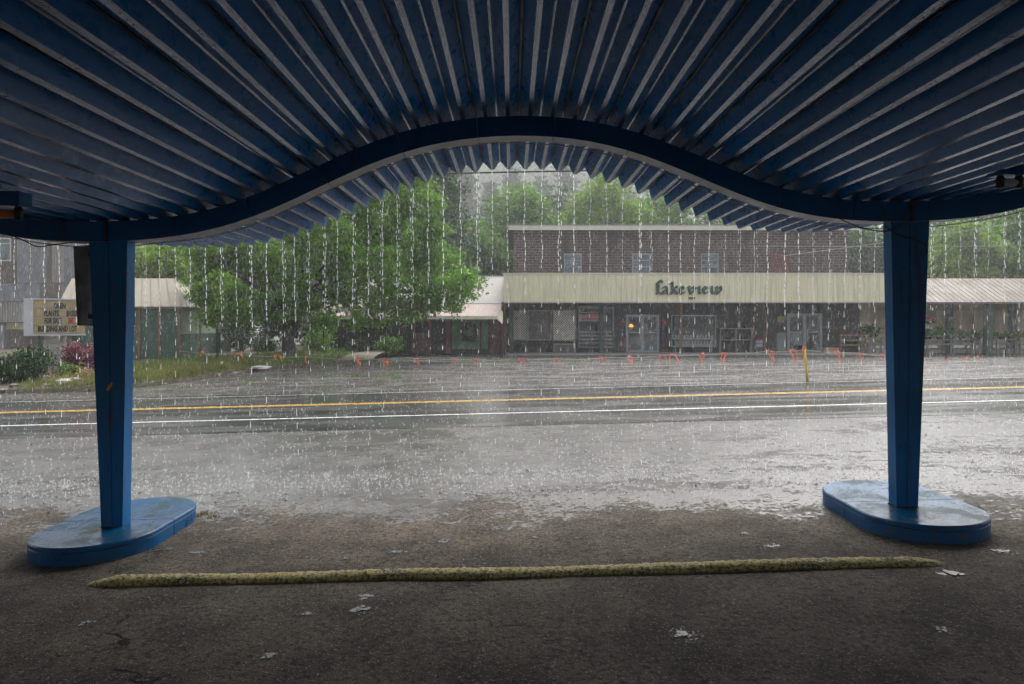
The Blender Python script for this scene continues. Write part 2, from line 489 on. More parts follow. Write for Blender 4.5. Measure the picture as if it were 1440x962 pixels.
M['leaf_pine'] = leaf_material('leaves_pine', (0.012, 0.045, 0.014), (0.04, 0.085, 0.03), 0.2)
M['leaf_red'] = leaf_material('leaves_red', (0.10, 0.018, 0.035), (0.26, 0.075, 0.11), 0.3)
M['blossom'] = leaf_material('white_blossom', (0.55, 0.53, 0.46), (0.75, 0.72, 0.66), 0.3)
M['flower_red'] = leaf_material('red_flowers', (0.35, 0.01, 0.03), (0.60, 0.04, 0.09), 0.2)
M['flower_blue'] = leaf_material('blue_flowers', (0.03, 0.05, 0.22), (0.08, 0.10, 0.4), 0.2)
M['dry_grass'] = leaf_material('dry_grass', (0.16, 0.10, 0.045), (0.33, 0.23, 0.11), 0.2)
M['grass'] = leaf_material('green_grass', (0.045, 0.10, 0.015), (0.16, 0.24, 0.04), 0.3)
M['gravel'] = mat('wet_gravel', (0.05, 0.047, 0.045), 0.5, 0.5, 20)
M['old_red'] = mat('old_red_board', (0.13, 0.045, 0.04), 0.65, 0.25, 3)
M['moss'] = mat('moss', (0.16, 0.13, 0.02), 0.8, 0.3, 12)
M['fallen'] = mat('fallen_leaf', (0.32, 0.12, 0.04), 0.5, 0.3, 12)
M['drip'] = water_material('drip_water', 0.55)
M['rain'] = water_material('rain_water', 0.5)
def puddle_material():
    m, t, p, o = nt('puddle_water')
    P = pos_of(t)
    n = noise(t, P, 70, 4, 0.65)
    t.links.new(mixc(t, mrange(t, n, 0.4, 0.62), (0.03, 0.03, 0.03), (0.10, 0.10, 0.10)), p.inputs['Base Color'])
    t.links.new(mrange(t, n, 0.35, 0.7, 0.08, 0.35), p.inputs['Roughness'])
    p.inputs['Specular IOR Level'].default_value = 0.45
    t.links.new(bump(t, n, 0.35, 0.01), p.inputs['Normal'])
    return m
M['puddle'] = puddle_material()

def glow(name, c, e):
    m, t, p, o = nt(name)
    n = noise(t, pos_of(t), 20, 2)
    t.links.new(mixc(t, n, mul(c, 0.8), c), p.inputs['Base Color'])
    p.inputs['Emission Color'].default_value = (*c, 1)
    p.inputs['Emission Strength'].default_value = e
    return m
M['lamp'] = glow('lamp_shade_lit', (1.0, 0.42, 0.05), 1.6)

# ------------------------------------------------------------------ mesh helpers
ROOT = {}
def tag(o, label=None, cat=None, group=None, kind=None):
    if label: o['label'] = label
    if cat: o['category'] = cat
    if group: o['group'] = group
    if kind: o['kind'] = kind
    return o

def thing(name, loc, label, cat, group=None):
    o = bpy.data.objects.new(name, None)
    o.empty_display_size = 0.2
    o.location = loc
    col.objects.link(o)
    ROOT[o] = Vector(loc)
    return tag(o, label, cat, group)

class MB:
    def __init__(s):
        s.v, s.f, s.m = [], [], []
    def face(s, pts, m=0):
        b = len(s.v)
        s.v += [tuple(p) for p in pts]
        s.f.append(tuple(range(b, b + len(pts))))
        s.m.append(m)
    def box(s, x0, x1, y0, y1, z0, z1, m=0, mx=None):
        b = len(s.v)
        P = [(x0,y0,z0),(x1,y0,z0),(x1,y1,z0),(x0,y1,z0),(x0,y0,z1),(x1,y0,z1),(x1,y1,z1),(x0,y1,z1)]
        if mx is not None:
            P = [tuple(mx @ Vector(p)) for p in P]
        s.v += P
        for q in ((3,2,1,0),(4,5,6,7),(0,1,5,4),(1,2,6,5),(2,3,7,6),(3,0,4,7)):
            s.f.append(tuple(b + i for i in q)); s.m.append(m)
        return s
    def hexa(s, P, m=0):
        """eight corners: bottom ring then top ring"""
        b = len(s.v)
        s.v += [tuple(p) for p in P]
        for q in ((3,2,1,0),(4,5,6,7),(0,1,5,4),(1,2,6,5),(2,3,7,6),(3,0,4,7)):
            s.f.append(tuple(b + i for i in q)); s.m.append(m)
        return s
    def prism(s, poly, axis, a, b_, m=0):
        """closed 2d outline extruded along an axis (0,1,2)"""
        def put(u, v, w):
            r = [0, 0, 0]; r[axis] = w
            o = [i for i in (0, 1, 2) if i != axis]
            r[o[0]], r[o[1]] = u, v
            return tuple(r)
        n = len(poly); b = len(s.v)
        s.v += [put(u, v, a) for u, v in poly] + [put(u, v, b_) for u, v in poly]
        s.f.append(tuple(b + i for i in range(n))); s.m.append(m)
        s.f.append(tuple(b + n + i for i in reversed(range(n)))); s.m.append(m)
        for i in range(n):
            j = (i + 1) % n
            s.f.append((b + j, b + i, b + n + i, b + n + j)); s.m.append(m)
        return s
    def tube(s, pts, r, k=6, m=0, cap=True):
        pts = [Vector(p) for p in pts]
        rs = r if isinstance(r, (list, tuple)) else [r] * len(pts)
        b = len(s.v)
        prev = None
        for i, p in enumerate(pts):
            d = (pts[min(i + 1, len(pts) - 1)] - pts[max(i - 1, 0)]).normalized()
            if prev is None:
                u = d.orthogonal().normalized()
            else:
                u = (prev - d * prev.dot(d))
                u = u.normalized() if u.length > 1e-6 else d.orthogonal().normalized()
            prev = u
            w = d.cross(u)
            for j in range(k):
                a = 2 * math.pi * j / k
                s.v.append(tuple(p + (u * math.cos(a) + w * math.sin(a)) * rs[i]))
        for i in range(len(pts) - 1):
            for j in range(k):
                j2 = (j + 1) % k
                s.f.append((b + i*k + j, b + i*k + j2, b + (i+1)*k + j2, b + (i+1)*k + j)); s.m.append(m)
        if cap:
            s.f.append(tuple(b + j for j in reversed(range(k)))); s.m.append(m)
            e = b + (len(pts) - 1) * k
            s.f.append(tuple(e + j for j in range(k))); s.m.append(m)
        return s
    def lathe(s, c, prof, k=12, m=0):
        """profile (r, z) turned about a vertical axis through c"""
        b = len(s.v)
        for r, z in prof:
            for j in range(k):
                a = 2 * math.pi * j / k
                s.v.append((c[0] + r * math.cos(a), c[1] + r * math.sin(a), c[2] + z))
        for i in range(len(prof) - 1):
            for j in range(k):
                j2 = (j + 1) % k
                s.f.append((b + i*k + j, b + i*k + j2, b + (i+1)*k + j2, b + (i+1)*k + j)); s.m.append(m)
        s.f.append(tuple(b + j for j in reversed(range(k)))); s.m.append(m)
        e = b + (len(prof) - 1) * k
        s.f.append(tuple(e + j for j in range(k))); s.m.append(m)
        return s
    def build(s, name, mats, parent=None, smooth=False, kind=None, loc=None):
        me = bpy.data.meshes.new(name)
        off = Vector((0, 0, 0))
        if parent is not None:
            off = ROOT[parent]
        elif loc is not None:
            off = Vector(loc)
        me.from_pydata([(x - off.x, y - off.y, z - off.z) for x, y, z in s.v], [], s.f)
        if not isinstance(mats, (list, tuple)): mats = [mats]
        for mm in mats: me.materials.append(M[mm])
        if len(mats) > 1:
            me.polygons.foreach_set('material_index', s.m)
        if smooth:
            me.polygons.foreach_set('use_smooth', [True] * len(me.polygons))
        me.update()
        o = bpy.data.objects.new(name, me)
        col.objects.link(o)
        if parent is not None:
            o.parent = parent
            ROOT[o] = ROOT[parent]
        elif loc is not None:
            o.location = loc
            ROOT[o] = Vector(loc)
        else:
            ROOT[o] = Vector((0, 0, 0))
        if kind: o['kind'] = kind
        return o

def np_mesh(name, V, F, mats, parent=None, kind=None, loc=None, midx=None):
    """mesh from numpy arrays, all faces with the same number of corners"""
    me = bpy.data.meshes.new(name)
    off = np.array(ROOT[parent] if parent is not None else (loc if loc is not None else (0, 0, 0)))
    V = np.asarray(V, dtype=np.float64) - off
    F = np.asarray(F, dtype=np.int32)
    n, k = F.shape
    me.vertices.add(len(V)); me.vertices.foreach_set('co', V.astype(np.float32).ravel())
    me.loops.add(n * k); me.loops.foreach_set('vertex_index', F.ravel())
    me.polygons.add(n)
    me.polygons.foreach_set('loop_start', np.arange(0, n * k, k, dtype=np.int32))
    me.polygons.foreach_set('loop_total', np.full(n, k, dtype=np.int32))
    for mm in (mats if isinstance(mats, (list, tuple)) else [mats]): me.materials.append(M[mm])
    if midx is not None: me.polygons.foreach_set('material_index', np.asarray(midx, dtype=np.int32))
    me.update(calc_edges=True)
    o = bpy.data.objects.new(name, me)
    col.objects.link(o)
    ROOT[o] = Vector(off)
    if parent is not None: o.parent = parent
    elif loc is not None: o.location = loc
    if kind: o['kind'] = kind
    return o

def leaves(name, P, size, mats, parent=None, kind=None, loc=None, up=0.35):
    """small folded leaves at points P"""
    P = np.asarray(P); N = len(P)
    size = np.broadcast_to(np.asarray(size, dtype=float), (N,)) * rng.uniform(0.65, 1.3, N)
    u = rng.normal(size=(N, 3)); u /= np.linalg.norm(u, axis=1)[:, None]
    w = rng.normal(size=(N, 3)); w[:, 2] += up * 3
    v = np.cross(w, u); v /= np.linalg.norm(v, axis=1)[:, None] + 1e-9
    s = size[:, None]
    V = np.stack([P + u*s, P + v*s*0.6, P - u*s*0.8, P - v*s*0.6], axis=1).reshape(-1, 3)
    F = np.arange(4 * N).reshape(N, 4)
    return np_mesh(name, V, F, mats, parent, kind, loc)

def tuft_points(cl, n_tuft, n_leaf, spread, hollow=0.45):
    """clumps (cx,cy,cz,rx,ry,rz): tufts spread towards each clump's surface, leaves round each tuft"""
    out = []
    cl = np.asarray(cl, dtype=float)
    vol = (cl[:, 3] * cl[:, 5]) ; vol /= vol.sum()
    for c, w in zip(cl, vol):
        k = max(3, int(n_tuft * w))
        d = rng.normal(size=(k, 3)); d /= np.linalg.norm(d, axis=1)[:, None]
        r = (hollow + (1 - hollow) * rng.random(k) ** 0.6)[:, None] * rng.uniform(0.8, 1.12, (k, 1))
        tc = c[:3] + d * r * c[3:]
        sp = spread * rng.uniform(0.6, 1.4, (k, 1, 1))
        q = rng.normal(size=(k, n_leaf, 3)) * np.array([1, 1, 0.6]) * sp
        out.append((tc[:, None, :] + q).reshape(-1, 3))
    return np.concatenate(out)

# ------------------------------------------------------------------ lie of the land
SL = 0.025
def fade(y):
    t = (y - 16) / 20
    t = min(1, max(0, t))
    return 1 - t * t * (3 - 2 * t)
def gz(x, y):
    x = max(-22, min(22, x))
    return SL * x * fade(y)
def at(px, py):
    """ground point seen at a photograph pixel"""
    Y = 10.0
    for _ in range(60):
        x = (px - 720) / 960 * Y
        Y = 0.5 * Y + 0.5 * (EYE - gz(x, Y)) * 960 / max(5, py - 453)
    return Vector(((px - 720) / 960 * Y, Y, gz((px - 720) / 960 * Y, Y)))
def PX(px, py, Y):
    return Vector(((px - 720) / 960 * Y, Y, EYE + (453 - py) / 960 * Y))
def X_(px, Y): return (px - 720) / 960 * Y
def Z_(py, Y): return EYE + (453 - py) / 960 * Y

def sheet(name, xs, ys, dz, mats, kind='structure', zf=None):
    zf = zf or gz
    V = [(x, y, zf(x, y) + dz) for y in ys for x in xs]
    nx = len(xs)
    F = [(j*nx + i, j*nx + i + 1, (j+1)*nx + i + 1, (j+1)*nx + i) for j in range(len(ys) - 1) for i in range(nx - 1)]
    return np_mesh(name, V, F, mats, None, kind)

xs = [-400, -150, -60, -40, -22] + list(np.arange(-18, 18.1, 2)) + [22, 40, 60, 150, 400]
ys = [-60, -20, -8, 0, 4, 8, 11, 14] + list(np.arange(16, 36.1, 1.0)) + [40, 50, 70, 100, 250, 420]
sheet('parking_lot', xs, ys, 0, 'lot')
RX = [-150, -60, -40, -22, -15, -10, -5, 0, 5, 10, 15, 22, 40, 60, 150]
sheet('road', RX, [11.5, 13, 14, 16, 17, 18.0], 0.004, 'road')
for nm, y0, y1, mm in (('road_marking', 15.19, 15.27, 'yellow'), ('road_marking', 15.35, 15.43, 'yellow'),
                       ('road_marking', 13.05, 13.13, 'white_line'), ('road_marking', 17.55, 17.66, 'faded_line')):
    sheet(nm, RX, [y0, y1] if y1 < 16 else [y0, y1], 0.008, mm)

# ------------------------------------------------------------------ wavy canopy
KX = math.pi / 3.32
XC = -0.02
_d = np.array([0, 110, 185, 240, 290, 364, 417, 490, 563]) / 170.5
_y = np.array([190, 203, 222, 242, 268, 297, 311, 322, 325.5])
_A = np.stack([np.cos(k * KX * _d) for k in range(4)], 1)
COEF, *_ = np.linalg.lstsq(_A, EYE + (453 - _y) / 170.5, rcond=None)
def wave(x):
    return sum(float(c) * math.cos(k * KX * (x - XC)) for k, c in enumerate(COEF)) + SL * x
def dwave(x):
    return (wave(x + 0.002) - wave(x - 0.002)) / 0.004
def curve_pt(x, off):
    d = dwave(x); n = math.hypot(1, d)
    return (x - d / n * off, wave(x) + off / n)
BH, BD, BY = 0.165, 0.175, 5.63          # beam height, depth, front face
EAVE, BACK = 7.62, -12.0  # unseen roof behind the view, lengthened to cut light on the posts
canopy = thing('wavy_canopy', (0, BY, 0), 'blue drive-in canopy of ribbed metal sheets on a wavy beam and two posts', 'canopy')

# beam plates butted end to end
xe = [-13.3 + i * 0.62 for i in range(44)]
for i in range(43):
    a, b = xe[i] + 0.0025, xe[i + 1] - 0.0025
    q = [a + (b - a) * j / 4 for j in range(5)]
    mb = MB()
    lo = [(x, wave(x)) for x in q]
    hi = [curve_pt(x, BH) for x in q]
    mb.prism(lo + hi[::-1], 1, BY, BY + BD)
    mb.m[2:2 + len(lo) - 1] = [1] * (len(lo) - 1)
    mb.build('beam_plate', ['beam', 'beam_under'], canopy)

# roof sheets: two ribs each, following the beam
PITCH = 0.1765
arc_x = [-13.2]  # unseen side sheets added to keep light off posts and ground
while arc_x[-1] < 13.2:
    x = arc_x[-1]
    arc_x.append(x + PITCH / 64 / math.hypot(1, dwave(x)))
def x_at(sarc):
    k = sarc / (PITCH / 64)
    i = int(max(0, min(len(arc_x) - 2, math.floor(k))))
    return arc_x[i] + (arc_x[i + 1] - arc_x[i]) * (k - i)
nrib = int((len(arc_x) - 66) / 64)
RH = 0.086
rib_x = []
PROF = [(-0.5, 1.0, 'g'), (-0.462, 1.0, 's'), (-0.445, 0.95, 's'), (-0.112, 0.05, 's'), (-0.090, 0.0, 'f'), (0.090, 0.0, 's'), (0.112, 0.05, 's'), (0.445, 0.95, 's'), (0.462, 1.0, 'g'), (0.5, 1.0, 'g')]
for k in range(0, nrib - 1, 2):
    pts, ms = [], []
    for r in range(2):
        c0 = (k + r + 0.5) * PITCH
        rib_x.append(x_at(c0))
        for j, (u, h, mm) in enumerate(PROF):
            if r == 1 and j == 0:
                continue
            uu = u * PITCH
            if r == 0 and j == 0: uu -= 0.004
            if r == 1 and j == len(PROF) - 1: uu += 0.004
            x = x_at(c0 + uu)
            pts.append(curve_pt(x, BH + 0.003 + h * RH + (0.006 if r == 1 and j >= len(PROF) - 2 else 0)))
            ms.append(mm)
    mb = MB()
    ye = EAVE + rnd.uniform(-0.02, 0.02)
    yb = BACK
    n = len(pts)
    low, upp = pts, [(x, z + 0.004) for x, z in pts]
    ysn = [yb, 1.0, 3.5, BY, ye]
    jit = [[rnd.uniform(-0.0015, 0.0015) for _ in ysn] for _ in range(n)]
    b = 0
    for yi, yy in enumerate(ysn):
        mb.v += [(x, yy, z + jit[i][yi]) for i, (x, z) in enumerate(low)]
        mb.v += [(x, yy, z + jit[i][yi]) for i, (x, z) in enumerate(upp)]
    W = 2 * n
    for yi in range(len(ysn) - 1):
        for i in range(n - 1):
            mi = {'s': 0, 'f': 1, 'g': 1}[ms[i]]
            mb.f.append((yi*W + i, (yi+1)*W + i, (yi+1)*W + i + 1, yi*W + i + 1)); mb.m.append(mi)
            mb.f.append((yi*W + n + i + 1, (yi+1)*W + n + i + 1, (yi+1)*W + n + i, yi*W + n + i)); mb.m.append(0)
    for yi in (0, len(ysn) - 1):
        for i in range(n - 1):
            mb.f.append((yi*W + i, yi*W + i + 1, yi*W + n + i + 1, yi*W + n + i)); mb.m.append(0)
    rp = mb.build('roof_sheet', ['rib_side', 'rib_flat'], canopy)
    # dark sealed lap where two sheets meet
    x0 = x_at(k * PITCH)
    cx, cz = curve_pt(x0, BH + 0.003 + RH - 0.006)
    s = MB(); s.box(cx - 0.008, cx + 0.008, BACK + 0.05, EAVE - 0.1, cz - 0.003, cz + 0.003)
    so = s.build('lap_seam', 'seam', rp)

# posts and their pump-island style bases
def stadium(hw, y0, y1, k=26, sq=1.0):
    pts = []
    for j in range(k + 1):
        a = math.pi + math.pi * j / k
        pts.append((hw * math.cos(a), y0 + hw * 0.95 + hw * 0.95 * math.sin(a)))
    for j in range(k + 1):
        a = math.pi * j / k
        pts.append((hw * math.cos(a), y1 - hw * 0.95 + hw * 0.95 * math.sin(a)))
    return pts
def clip(poly, y, keep_low):
    out = []
    n = len(poly)
    for i in range(n):
        a, b = poly[i], poly[(i + 1) % n]
        ina = (a[1] <= y) == keep_low; inb = (b[1] <= y) == keep_low
        if ina: out.append(a)
        if ina != inb:
            t = (y - a[1]) / (b[1] - a[1]); out.append((a[0] + (b[0] - a[0]) * t, y))
    return out

for side, cx, tops, bots in ((-1, -3.38, (-3.50, -3.184), (-3.40, -3.224)), (1, 3.33, (3.137, 3.455), (3.184, 3.36))):
    g0 = gz(cx, 5.8)
    isl = thing('post_island', (cx, 5.85, g0), 'blue painted oblong concrete island round the foot of the %s' % ('post beside the black menu board' if side < 0 else 'post with the dangling wire'), 'island', 'concrete islands under the canopy posts')
    for half, (ya, yb) in enumerate(((5.12, 5.845), (5.855, 6.62))):
        st = clip(stadium(0.485, 5.12, 6.62), (5.845, 5.855)[half], half == 0)
        body = MB(); lip = MB(); top = MB()
        def ring(sc, z):
            return [(cx + x * sc, 5.87 + (y - 5.87) * (1 - (1 - sc) * 0.62) if abs(y - 5.85) > 0.02 else y, z + gz(cx + x, y)) for x, y in st]
        rings = [ring(1.0, -0.05), ring(1.0, 0.092), ring(0.985, 0.100), ring(1.006, 0.104), ring(1.004, 0.128), ring(0.985, 0.137)]
        nn = len(st)
        for mbx, rr, cap in ((body, rings[:3], False), (lip, rings[2:], True)):
            for r in rr: mbx.v += r
            for i in range(len(rr) - 1):
                for j in range(nn):
                    j2 = (j + 1) % nn
                    mbx.f.append((i*nn + j, i*nn + j2, (i+1)*nn + j2, (i+1)*nn + j)); mbx.m.append(0)
            if cap:
                mbx.f.append(tuple((len(rr)-1)*nn + j for j in range(nn))); mbx.m.append(1)
        body.build('kerb_block', 'island', isl)
        lip.build('top_slab', ['island', 'island_top'], isl)
    # tapered box post
    zb = g0 + 0.13
    zt = wave(cx) + 0.004
    mb = MB()
    y0, y1 = 5.65, 5.77
    segs = 6
    ringp = []
    for i in range(segs + 1):
        t = i / segs
        xa = bots[0] + (tops[0] - bots[0]) * t; xb = bots[1] + (tops[1] - bots[1]) * t
        z = zb + (zt - zb) * t
        if i == segs:
            ringp.append([(xa, y0, wave(xa)), (xb, y0, wave(xb)), (xb, y1, wave(xb)), (xa, y1, wave(xa))])
        else:
            ringp.append([(xa, y0, z), (xb, y0, z), (xb, y1, z), (xa, y1, z)])
    for r in ringp: mb.v += r
    for i in range(segs):
        for j in range(4):
            j2 = (j + 1) % 4
            mb.f.append((i*4 + j, i*4 + j2, i*4 + 4 + j2, i*4 + 4 + j)); mb.m.append(0)
    po = mb.build('post', 'blue', canopy)
    mid = (bots[0] + bots[1]) / 2; midt = (tops[0] + tops[1]) / 2
    s = MB(); s.hexa([(mid - .004, y0 - .003, zb + .02), (mid + .004, y0 - .003, zb + .02), (mid + .004, y0 + .01, zb + .02), (mid - .004, y0 + .01, zb + .02),
                      (midt - .004, y0 - .003, zt - .02), (midt + .004, y0 - .003, zt - .02), (midt + .004, y0 + .01, zt - .02), (midt - .004, y0 + .01, zt - .02)])
    s.build('weld_seam', 'beam', po)
    f = MB(); f.box(bots[0] - .006, bots[1] + .006, y0 - .006, y1 + .006, zb - .002, zb + .012); f.build('base_plate', 'black', po)
    # cleat where the post meets the beam
    s = MB(); s.box(midt - .012, midt + .012, BY - .008, BY + .004, wave(midt) - .0, wave(midt) + BH + .002); s.build('splice_strap', 'seam', canopy)
    if side < 0:
        pc = MB()
        p0 = PX(153, 545, y0 - .004)
        for dx, dz, rr in ((0, 0, .016), (.012, .02, .013), (.02, .035, .008), (-.012, -.015, .01)):
            pc.prism([(p0.x + dx + rr * math.cos(a) * rnd.uniform(.7, 1.2), p0.z + dz + rr * math.sin(a) * rnd.uniform(.8, 1.4)) for a in np.linspace(0, 5.6, 8)], 1, y0 - .003 - rr * .1, y0 + .004)
        pc.build('peeled_patch', 'yellow', po)
        q = PX(158, 658, y0)
        pl = MB()
        for a in ((-.038, .038, .022, .026), (-.038, .038, -.026, -.022), (-.038, -.034, -.022, .022), (.034, .038, -.022, .022)):
            pl.box(q.x + a[0], q.x + a[1], y0 - .004, y0 + .003, q.z + a[2], q.z + a[3])
        pl.build('raised_plate_outline', 'beam', po)
    else:
        q = PX(1273, 628, y0)
        pl = MB()
        pl.tube([(q.x + .045 * math.cos(a), y0 - .001, q.z + .022 * math.sin(a)) for a in np.linspace(0, 2 * math.pi, 17)], .004, 5)
        pl.build('raised_oval', 'beam', po)
        rs = MB()
        for px, py, rr in ((1272, 377, .016), (1280, 385, .008), (1280, 441, .010), (1280, 352, .012)):
            q = PX(px, py, y0)
            rs.prism([(q.x + rr * math.cos(a) * rnd.uniform(.7, 1.2), q.z + rr * math.sin(a) * rnd.uniform(.7, 1.3)) for a in np.linspace(0, 5.5, 7)], 1, y0 - .002 - rr * .05, y0 + .004)
        rs.build('rust_spots', 'steel', po)

# black menu board seen nearly edge on behind the left post
mbd = thing('menu_board', (-3.62, 5.9, 1.6), 'black menu board hung on the far side of the post', 'menu board')
b = MB()
pA, pB = PX(103, 345, 5.95), PX(131, 345, 5.80)
zt_, zb_ = Z_(345, 5.85), Z_(458, 5.85)
b.hexa([(pA.x + .035, 5.95, zb_), (pB.x, 5.80, zb_), (pB.x + .05, 6.35, zb_), (pA.x + .08, 6.45, zb_),
        (pA.x, 5.95, zt_), (pB.x, 5.80, zt_), (pB.x + .05, 6.35, zt_), (pA.x + .06, 6.45, zt_)])
b.build('panel', 'black', mbd)
b = MB(); b.box(pB.x - .03, pB.x + .25, 5.775, 5.80, zt_ - .10, zt_ - .06); b.box(pB.x - .03, pB.x + .25, 5.775, 5.80, zb_ + .06, zb_ + .10); b.build('bracket', 'black', mbd)

# tube light fixtures under the roof
def tube_light(x0, x1, y, ztop, amber, label):
    t = thing('tube_light', ((x0 + x1) / 2, y, ztop), label, 'light fixture', 'tube lights under the canopy')
    h = MB(); h.box(x0, x1, y - .06, y + .06, ztop - .09, ztop)
    h.build('housing', 'beam', t)
    ends = (x0, x1)
    tb = MB(); tb.tube([(x0 + .06, y, ztop - .135), (x1 - .06, y, ztop - .135)], .026 if amber else .022, 12)
    tb.build('amber_tube' if amber else 'white_tube', 'amber' if amber else 'tube', t, True)
    for e in (x0 + .045, x1 - .045, x0 + .17, x1 - .17) if not amber else (x0 + .045, x1 - .045):
        c = MB(); c.lathe((e, y, ztop - .155), [(.012, -.02), (.026, -.012), (.026, .05), (.016, .07)], 10)
        c.build('socket', 'black', t, True)
xa = X_(36, 4.3)
tube_light(xa - 1.25, xa, 4.3, Z_(271, 4.3), True, 'dark tube light with an amber tube under the roof near the menu board')
xb = X_(1397, 4.6)
tube_light(xb, xb + 1.25, 4.6, Z_(229, 4.6), False, 'dark tube light with a pale tube under the roof near the dangling wire')

# cable clipped along the back edge of the beam, and loose wires at the posts
cb = MB()
pts = [(x, BY + BD - .02 + .008 * math.sin(x * 5), wave(x) - .014 - .012 * abs(math.sin(x * 2.3 + .4)) - (0.012 if x > 0.6 else 0)) for x in np.arange(-7.0, 7.01, .11)]
cb.tube(pts, .0045, 6)
o = cb.build('electric_cable', 'worn_cable', None, True, loc=(0, BY, 2.5)); tag(o, 'pale old cable clipped along the underside of the wavy beam', 'cable')
def wire(pxs, Y, r, mm, label, name='electric_cable', sag=None):
    b = MB(); p = [PX(a, c, Y + (e[0] if e else 0)) for a, c, *e in pxs]
    q = []
    for i in range(len(p) - 1):
        for j in range(6): q.append(p[i].lerp(p[i + 1], j / 6))
    q.append(p[-1])
    for _ in range(3):
        q = [q[0]] + [(q[i-1] + q[i] * 2 + q[i+1]) / 4 for i in range(1, len(q) - 1)] + [q[-1]]
    b.tube(q, r, 5)
    o = b.build(name, mm, None, True, loc=q[0]); return tag(o, label, 'cable')
wire([(1165, 298), (1185, 310), (1215, 322), (1243, 326), (1262, 322), (1285, 297), (1288, 283)], 5.60, .005, 'cable', 'black wire looping over the face of the post and up the beam')
wire([(1244, 318), (1262, 330), (1278, 334), (1296, 340), (1302, 345), (1304, 362)], 5.60, .006, 'cable', 'knotted dark wire dangling across the top of the post')
wire([(0, 327), (30, 336), (52, 348), (75, 344), (103, 341)], 5.72, .005, 'cable', 'loose grey wire drooping under the beam end beside the menu board')

# ------------------------------------------------------------------ yellow kerb on the ground
kb = MB()
n = 280
rings = []
for i in range(n + 1):
    t = i / n
    x = -2.95 + 5.95 * t
    e = min(1, min(t, 1 - t) / .035) ** .6 if 0 < t < 1 else 0.05
    y = 4.74 + .012 * math.sin(t * 9) + .008 * math.sin(t * 23)
    w = (.070 + .004 * math.sin(t * 31) + rnd.uniform(-.002, .002)) * (.25 + .75 * e)
    h = (.047 + .005 * math.sin(t * 17 + 1) + rnd.uniform(-.003, .003)) * e
    z = gz(x, 4.7)
    rings.append([(x, y + w * math.cos(a) * 1.0, z - .02 + (h + .02) * max(0, math.sin(a)) ** .55) for a in [math.pi * j / 9 for j in range(10)]])
    rings[-1] = [(px_, py_ + rnd.uniform(-.0035, .0035), pz_ + rnd.uniform(-.0035, .0035)) for px_, py_, pz_ in rings[-1]]
for r in rings: kb.v += r
for i in range(n):
    for j in range(9):
        kb.f.append((i*10 + j, i*10 + j + 1, i*10 + 11 + j, i*10 + 10 + j)); kb.m.append(0)
    kb.f.append((i*10 + 9, i*10, i*10 + 10, i*10 + 19)); kb.m.append(0)
kb.f.append(tuple(range(9, -1, -1))); kb.m.append(0)
kb.f.append(tuple(n*10 + j for j in range(10))); kb.m.append(0)
o = kb.build('parking_kerb', 'curb', None, True, loc=(0, 4.74, 0)); tag(o, 'long low yellow concrete kerb with moss and worn paint on dry asphalt', 'kerb')

# puddles under leaks on the dry asphalt
PUD = [(123, 876, 28, 'at the far left of the dry asphalt'), (380, 922, 32, 'near the bottom of the dry asphalt'), (517, 839, 36, 'just below the yellow kerb, smaller of two'), (509, 857, 40, 'just below the yellow kerb, larger of two'),
       (433, 864, 28, 'faint and thin, left of two bright ones'), (963, 893, 46, 'largest on the dry asphalt'), (625, 762, 30, 'above the middle of the yellow kerb'), (487, 786, 16, 'very small just above the yellow kerb'),
       (560, 776, 30, 'thin streak above the yellow kerb'), (752, 756, 18, 'small, at the middle of the dry strip'), (814, 757, 14, 'tiny, near the ragged wet edge'), (1047, 751, 20, 'small, ahead of the island with the wire post'),
       (1083, 768, 24, 'thin, above the end of the yellow kerb'), (1132, 727, 36, 'beside the long side of the island'), (1335, 806, 40, 'off the end of the yellow kerb'), (277, 778, 30, 'bright, beside the weed on the island'),
       (229, 772, 36, 'beside the front of the island under the menu board'), (1410, 775, 32, 'beyond the front of the island'), (1328, 886, 26, 'faint, on the dark asphalt'), (58, 802, 30, 'under the front of the island'), (170, 800, 34, 'faint, between island and kerb')]
for px, py, w, lab in PUD:
    c = at(px, py); rr = w / 2 * c.y / 960 * 1.15
    mb = MB(); rr *= .78
    def speck(cx, cy, r_, K, z):
        ph = [rnd.uniform(0, 6.28) for _ in range(3)]
        mb.prism([(cx + r_ * (.85 + .16 * math.sin(2*a + ph[0]) + .10 * math.sin(3*a + ph[1]) + .04 * math.sin(7*a + ph[2])) * math.cos(a), cy + r_ * (.85 + .16 * math.sin(2*a + ph[0]) + .10 * math.sin(3*a + ph[1]) + .04 * math.sin(7*a + ph[2])) * math.sin(a)) for a in [2 * math.pi * k / K for k in range(K)]], 2, 0, z)
    for k in range(9):
        speck(c.x + rnd.gauss(0, .38) * rr, c.y + rnd.gauss(0, .26) * rr, rr * rnd.uniform(.14, .36), 18, .0045 + .0004 * k)
    for k in range(60):
        a = rnd.uniform(0, 6.28); q = rr * rnd.uniform(.35, 1.25)
        speck(c.x + q * math.cos(a), c.y + q * math.sin(a), rr * rnd.uniform(.025, .08), 8, .0035 + .00002 * k)
    mb.v = [(x, y, z + gz(x, y) - .002 + (0.0 if z > 0 else -.004)) for x, y, z in mb.v]
    o = mb.build('puddle', 'puddle', None, False, loc=c); tag(o, 'splashing puddle ' + lab, 'puddle', 'small puddles under roof leaks')

